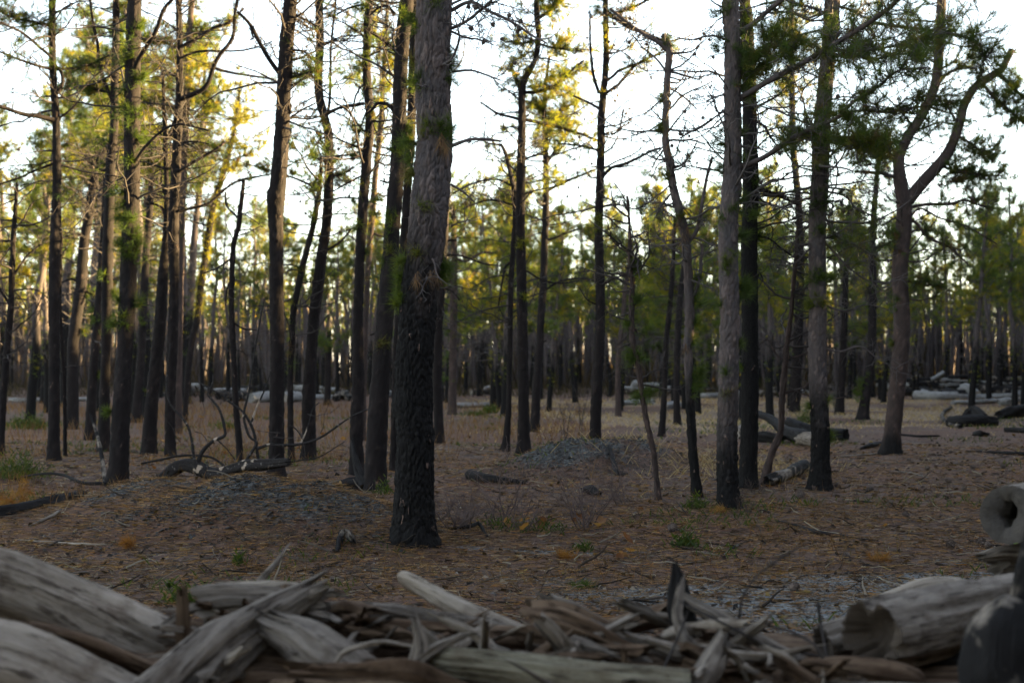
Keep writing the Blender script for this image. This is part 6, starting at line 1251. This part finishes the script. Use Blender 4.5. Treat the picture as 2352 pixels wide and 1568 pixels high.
leafy('green grass patch beside the vivid tuft', 1090, 955, 60, 10, 160, L=.14, wd=.02)
leafy('green fern-like patch left of the bent pine', 520, 985, 60, 22, 160, L=.12, wd=.02)
leafy('small green pine seedling behind the plated pine', 1850, 975, 40, 44, 260, L=.16, wd=.012)
leafy('green shoots at the foot of the leaning pine', 880, 1135, 50, 40, 120)
leafy('pale green pine sprig lying on the gravel path', 1340, 1352, 56, 8, 120, L=.07, wd=.004, stems=False, name='needle_sprig', cat='sprig')
for px, py, w, h, lb in [(300, 1262, 80, 50, 'orange bunch of dead pine needles on the left mound'), (52, 1152, 110, 66, 'large orange spray of dead needles at the left edge'), (15, 1170, 80, 50, 'smaller orange needle spray touching the left edge'), (1300, 1282, 60, 14, 'flat orange needle bunch on the path in the middle'), (1655, 1178, 44, 14, 'orange needle sprig at the foot of the scaly pine'), (2010, 1288, 60, 10, 'orange needle sprig lying on the gravel at right')]:
    g = ground(px, py); s = g[1] / FPX; rng = np.random.default_rng(px); mb = MB()
    n = 9; P = np.column_stack([rng.normal(0, w * s * .16, n), rng.normal(0, .05, n), np.abs(rng.normal(h * s * .25, h * s * .15, n)) + .01]); D = rng.normal(0, 1, (n, 3)) * [1, .6, .3] + [0, 0, .55 if h > 20 else .05]
    needles(mb, rng, P, D, 42, max(.09, w * s * .34), .0032, bias=1.1)
    tag(link('dead_needle_bunch', mb.mesh('dead_needle_bunch', NEEDLE_O, smooth=False), loc=g), lb, 'needles')

SHRUB = mat_twig('shrub_twig', (.055, .036, .032), (.115, .085, .076))
def shrub(label, px, py, h, n, spread=.5, mat=SHRUB, name='bare_shrub', group=None, r=.005, twigs=9, dense=3):
    g = ground(px, py); s = g[1] / FPX; rng = np.random.default_rng(int(px * 3 + py * 5)); H = h * s
    root = empty(name, g); tag(root, label, 'shrub', group)
    for k in range(n):
        mb = MB(); a = rng.random() * 6.28; ln = H * rng.uniform(.6, 1.1)
        q = grow(rng, [rng.normal(0, .05), rng.normal(0, .05), -.02], [math.cos(a) * spread, math.sin(a) * spread, 1], ln, 10, .13); tube(mb, q, np.linspace(r, r * .35, 11), 4)
        for j in range(twigs):
            i = rng.integers(2, 10); q2 = grow(rng, q[i], nrm(rnd_unit(rng, 1)[0] + [0, 0, .5]), ln * rng.uniform(.15, .5), 6, .22); tube(mb, q2, np.linspace(r * .5, r * .2, 7), 3)
            for m in range(dense): q3 = grow(rng, q2[rng.integers(1, 6)], rnd_unit(rng, 1)[0] + [0, 0, .3], ln * rng.uniform(.06, .2), 3, .25); tube(mb, q3, np.linspace(r * .3, r * .15, 4), 3)
        link('stem', mb.mesh('stem', mat), root)
shrub('bare twiggy shrub rising in front of the gravel mound', 1345, 1216, 190, 9, .75, r=.0065, twigs=11)
shrub('bare twiggy shrub right of the thickest trunk', 1060, 1220, 120, 14, .7, r=.0055, twigs=10)
shrub('slender bare shrub between the trunk and the twin pines', 1150, 1205, 190, 8, .6, r=.006, twigs=10)
shrub('low bare shrub by the brown leaves near the path', 1210, 1222, 110, 9, .8, r=.0045, twigs=9)
shrub('wiry bare shrub behind the small burnt stub', 1420, 1160, 100, 7, .8, r=.005)
shrub('bare shrub at the right foot of the thickest trunk', 1020, 1190, 90, 8, .7, r=.005)
shrub('dark upright bare sapling in front of the lone pine', 1292, 1018, 130, 2, .15, TWIG_D, r=.010, twigs=7)
shrub('thin pair of bare stems left of the lone pine', 1330, 1000, 110, 3, .2, TWIG_D, r=.007)
shrub('low bare bush behind the fallen tree', 500, 940, 70, 5, .5, TWIG_D, r=.009)
shrub('wispy bare shrub at the far left edge', 60, 940, 90, 6, .5, TWIG_R, r=.008)
shrub('tangled bare brush behind the scaly pine', 1800, 900, 90, 8, .6, TWIG, r=.012)
shrub('grey bare brush between the right-hand pines', 1920, 940, 130, 9, .6, TWIG, r=.010)
shrub('thin bare shrub right of the scaly pine', 1705, 1180, 60, 5, .6, TWIG_R, r=.004)
shrub('bare twigs at the foot of the rotting log', 1740, 1130, 60, 5, .7, TWIG_R, r=.004)

# brown leaves, cones, a float
def leaf_mesh(seed):
    rng = np.random.default_rng(seed); n = 7; t = np.linspace(0, 1, n); w = np.sin(t * math.pi) ** .7 * .42 * (1 + .25 * np.sin(t * 16)); mb = MB(); cu = rng.uniform(.2, .7)
    L = np.column_stack([t - .5, w, np.abs(w) * cu + (t - .5) ** 2 * cu]); M_ = np.column_stack([t - .5, np.zeros(n), (t - .5) ** 2 * cu - .05]); Rr = np.column_stack([t - .5, -w, np.abs(w) * cu * rng.uniform(.3, 1.2) + (t - .5) ** 2 * cu])
    V = np.concatenate([L, M_, Rr]); i = np.arange(n - 1); mb.add(V, np.concatenate([np.stack([i, i + 1, n + i + 1, n + i], -1), np.stack([n + i, n + i + 1, 2 * n + i + 1, 2 * n + i], -1)]), tint=np.full(3 * n, rng.random())); return mb.mesh('dead_leaf', LEAF)
LEAF = mat_foliage('brown_leaf', [(0, (.10, .040, .018)), (.5, (.16, .072, .030)), (1, (.23, .13, .07))])
LM = [leaf_mesh(k) for k in range(5)]
def leaf(px, py, size, label, group, lift=0.0):
    g = ground(px, py); s = size * g[1] / FPX; o = link('dead_leaf', LM[int(R.integers(0, 5))], None, (g[0], g[1], g[2] + s * (.12 + lift))); o.scale = (s, s, s)
    o.rotation_euler = (R.normal(0, .6), R.normal(0, .6), R.random() * 6.28); tag(o, label, 'leaf', group)
for px, py, z, lf in [(1432, 1278, 30, 0), (1448, 1276, 30, .3), (1440, 1268, 34, .8), (1425, 1284, 24, .1), (1455, 1284, 24, .1)]: leaf(px, py, z, 'large curled brown leaf of the cluster on the path', 'leaf cluster on the path', lf)
for px, py, z in [(1200, 1212, 34), (1215, 1200, 40), (1165, 1215, 30), (1245, 1215, 30), (1330, 1210, 34), (1380, 1212, 32), (1350, 1190, 34), (1375, 1222, 30), (1205, 1225, 30)]: leaf(px, py, z, 'brown withered leaf among the bare shrubs', 'leaves among the shrubs', .4)
for k in range(34):
    px, py = R.uniform(1000, 2250), R.uniform(1090, 1400); leaf(px, py, R.uniform(9, 17), 'small dead leaf lying on the needle litter', 'small leaves on the ground')
for k in range(30):
    px, py = R.uniform(560, 840) if k % 2 else R.uniform(300, 700), R.uniform(960, 1080); leaf(px, py, R.uniform(10, 16), 'dead leaf in the brown grass on the left', 'leaves in the grass on the left')
for px, py in [(1816, 1363), (1540, 1222), (2075, 1188), (2052, 1160), (2210, 1130), (2185, 1112), (2290, 1150), (2128, 1080), (2240, 1078), (2300, 1075), (1990, 1130), (1840, 1142), (1930, 1120), (2250, 1250), (2262, 1258), (2328, 1244), (2180, 1255), (1952, 1285), (1760, 1300), (2150, 1020), (2180, 1040), (2090, 1060)]:
    g = ground(px, py); o = add_cone(None, g + [0, 0, .025], R, False, R.uniform(1.0, 1.5)); o.name = 'pine_cone'; tag(o, 'open brown pine cone lying on the duff at right', 'pine cone', 'fallen cones')
def bobber():
    g = ground(2327, 1252); root = empty('fishing_float', g, .2); tag(root, 'tiny lime green and black fishing float on the gravel, right edge', 'float')
    for nm, x0, x1, r, c in [('body', 0, .05, .011, (.45, .75, .08)), ('tip', .05, .065, .005, (.8, .45, .05)), ('cap', -.035, 0, .009, (.01, .01, .01))]:
        mb = MB(); t = np.linspace(0, 1, 7); tube(mb, np.column_stack([x0 + (x1 - x0) * t, np.zeros(7), np.full(7, .014)]), r * np.sqrt(np.clip(1 - (2 * t - 1) ** 4, .02, 1)), 10); N = NT('float_' + nm); N.bsdf(c, .35, spec=.5); link(nm, mb.mesh(nm, N.m), root)
bobber()
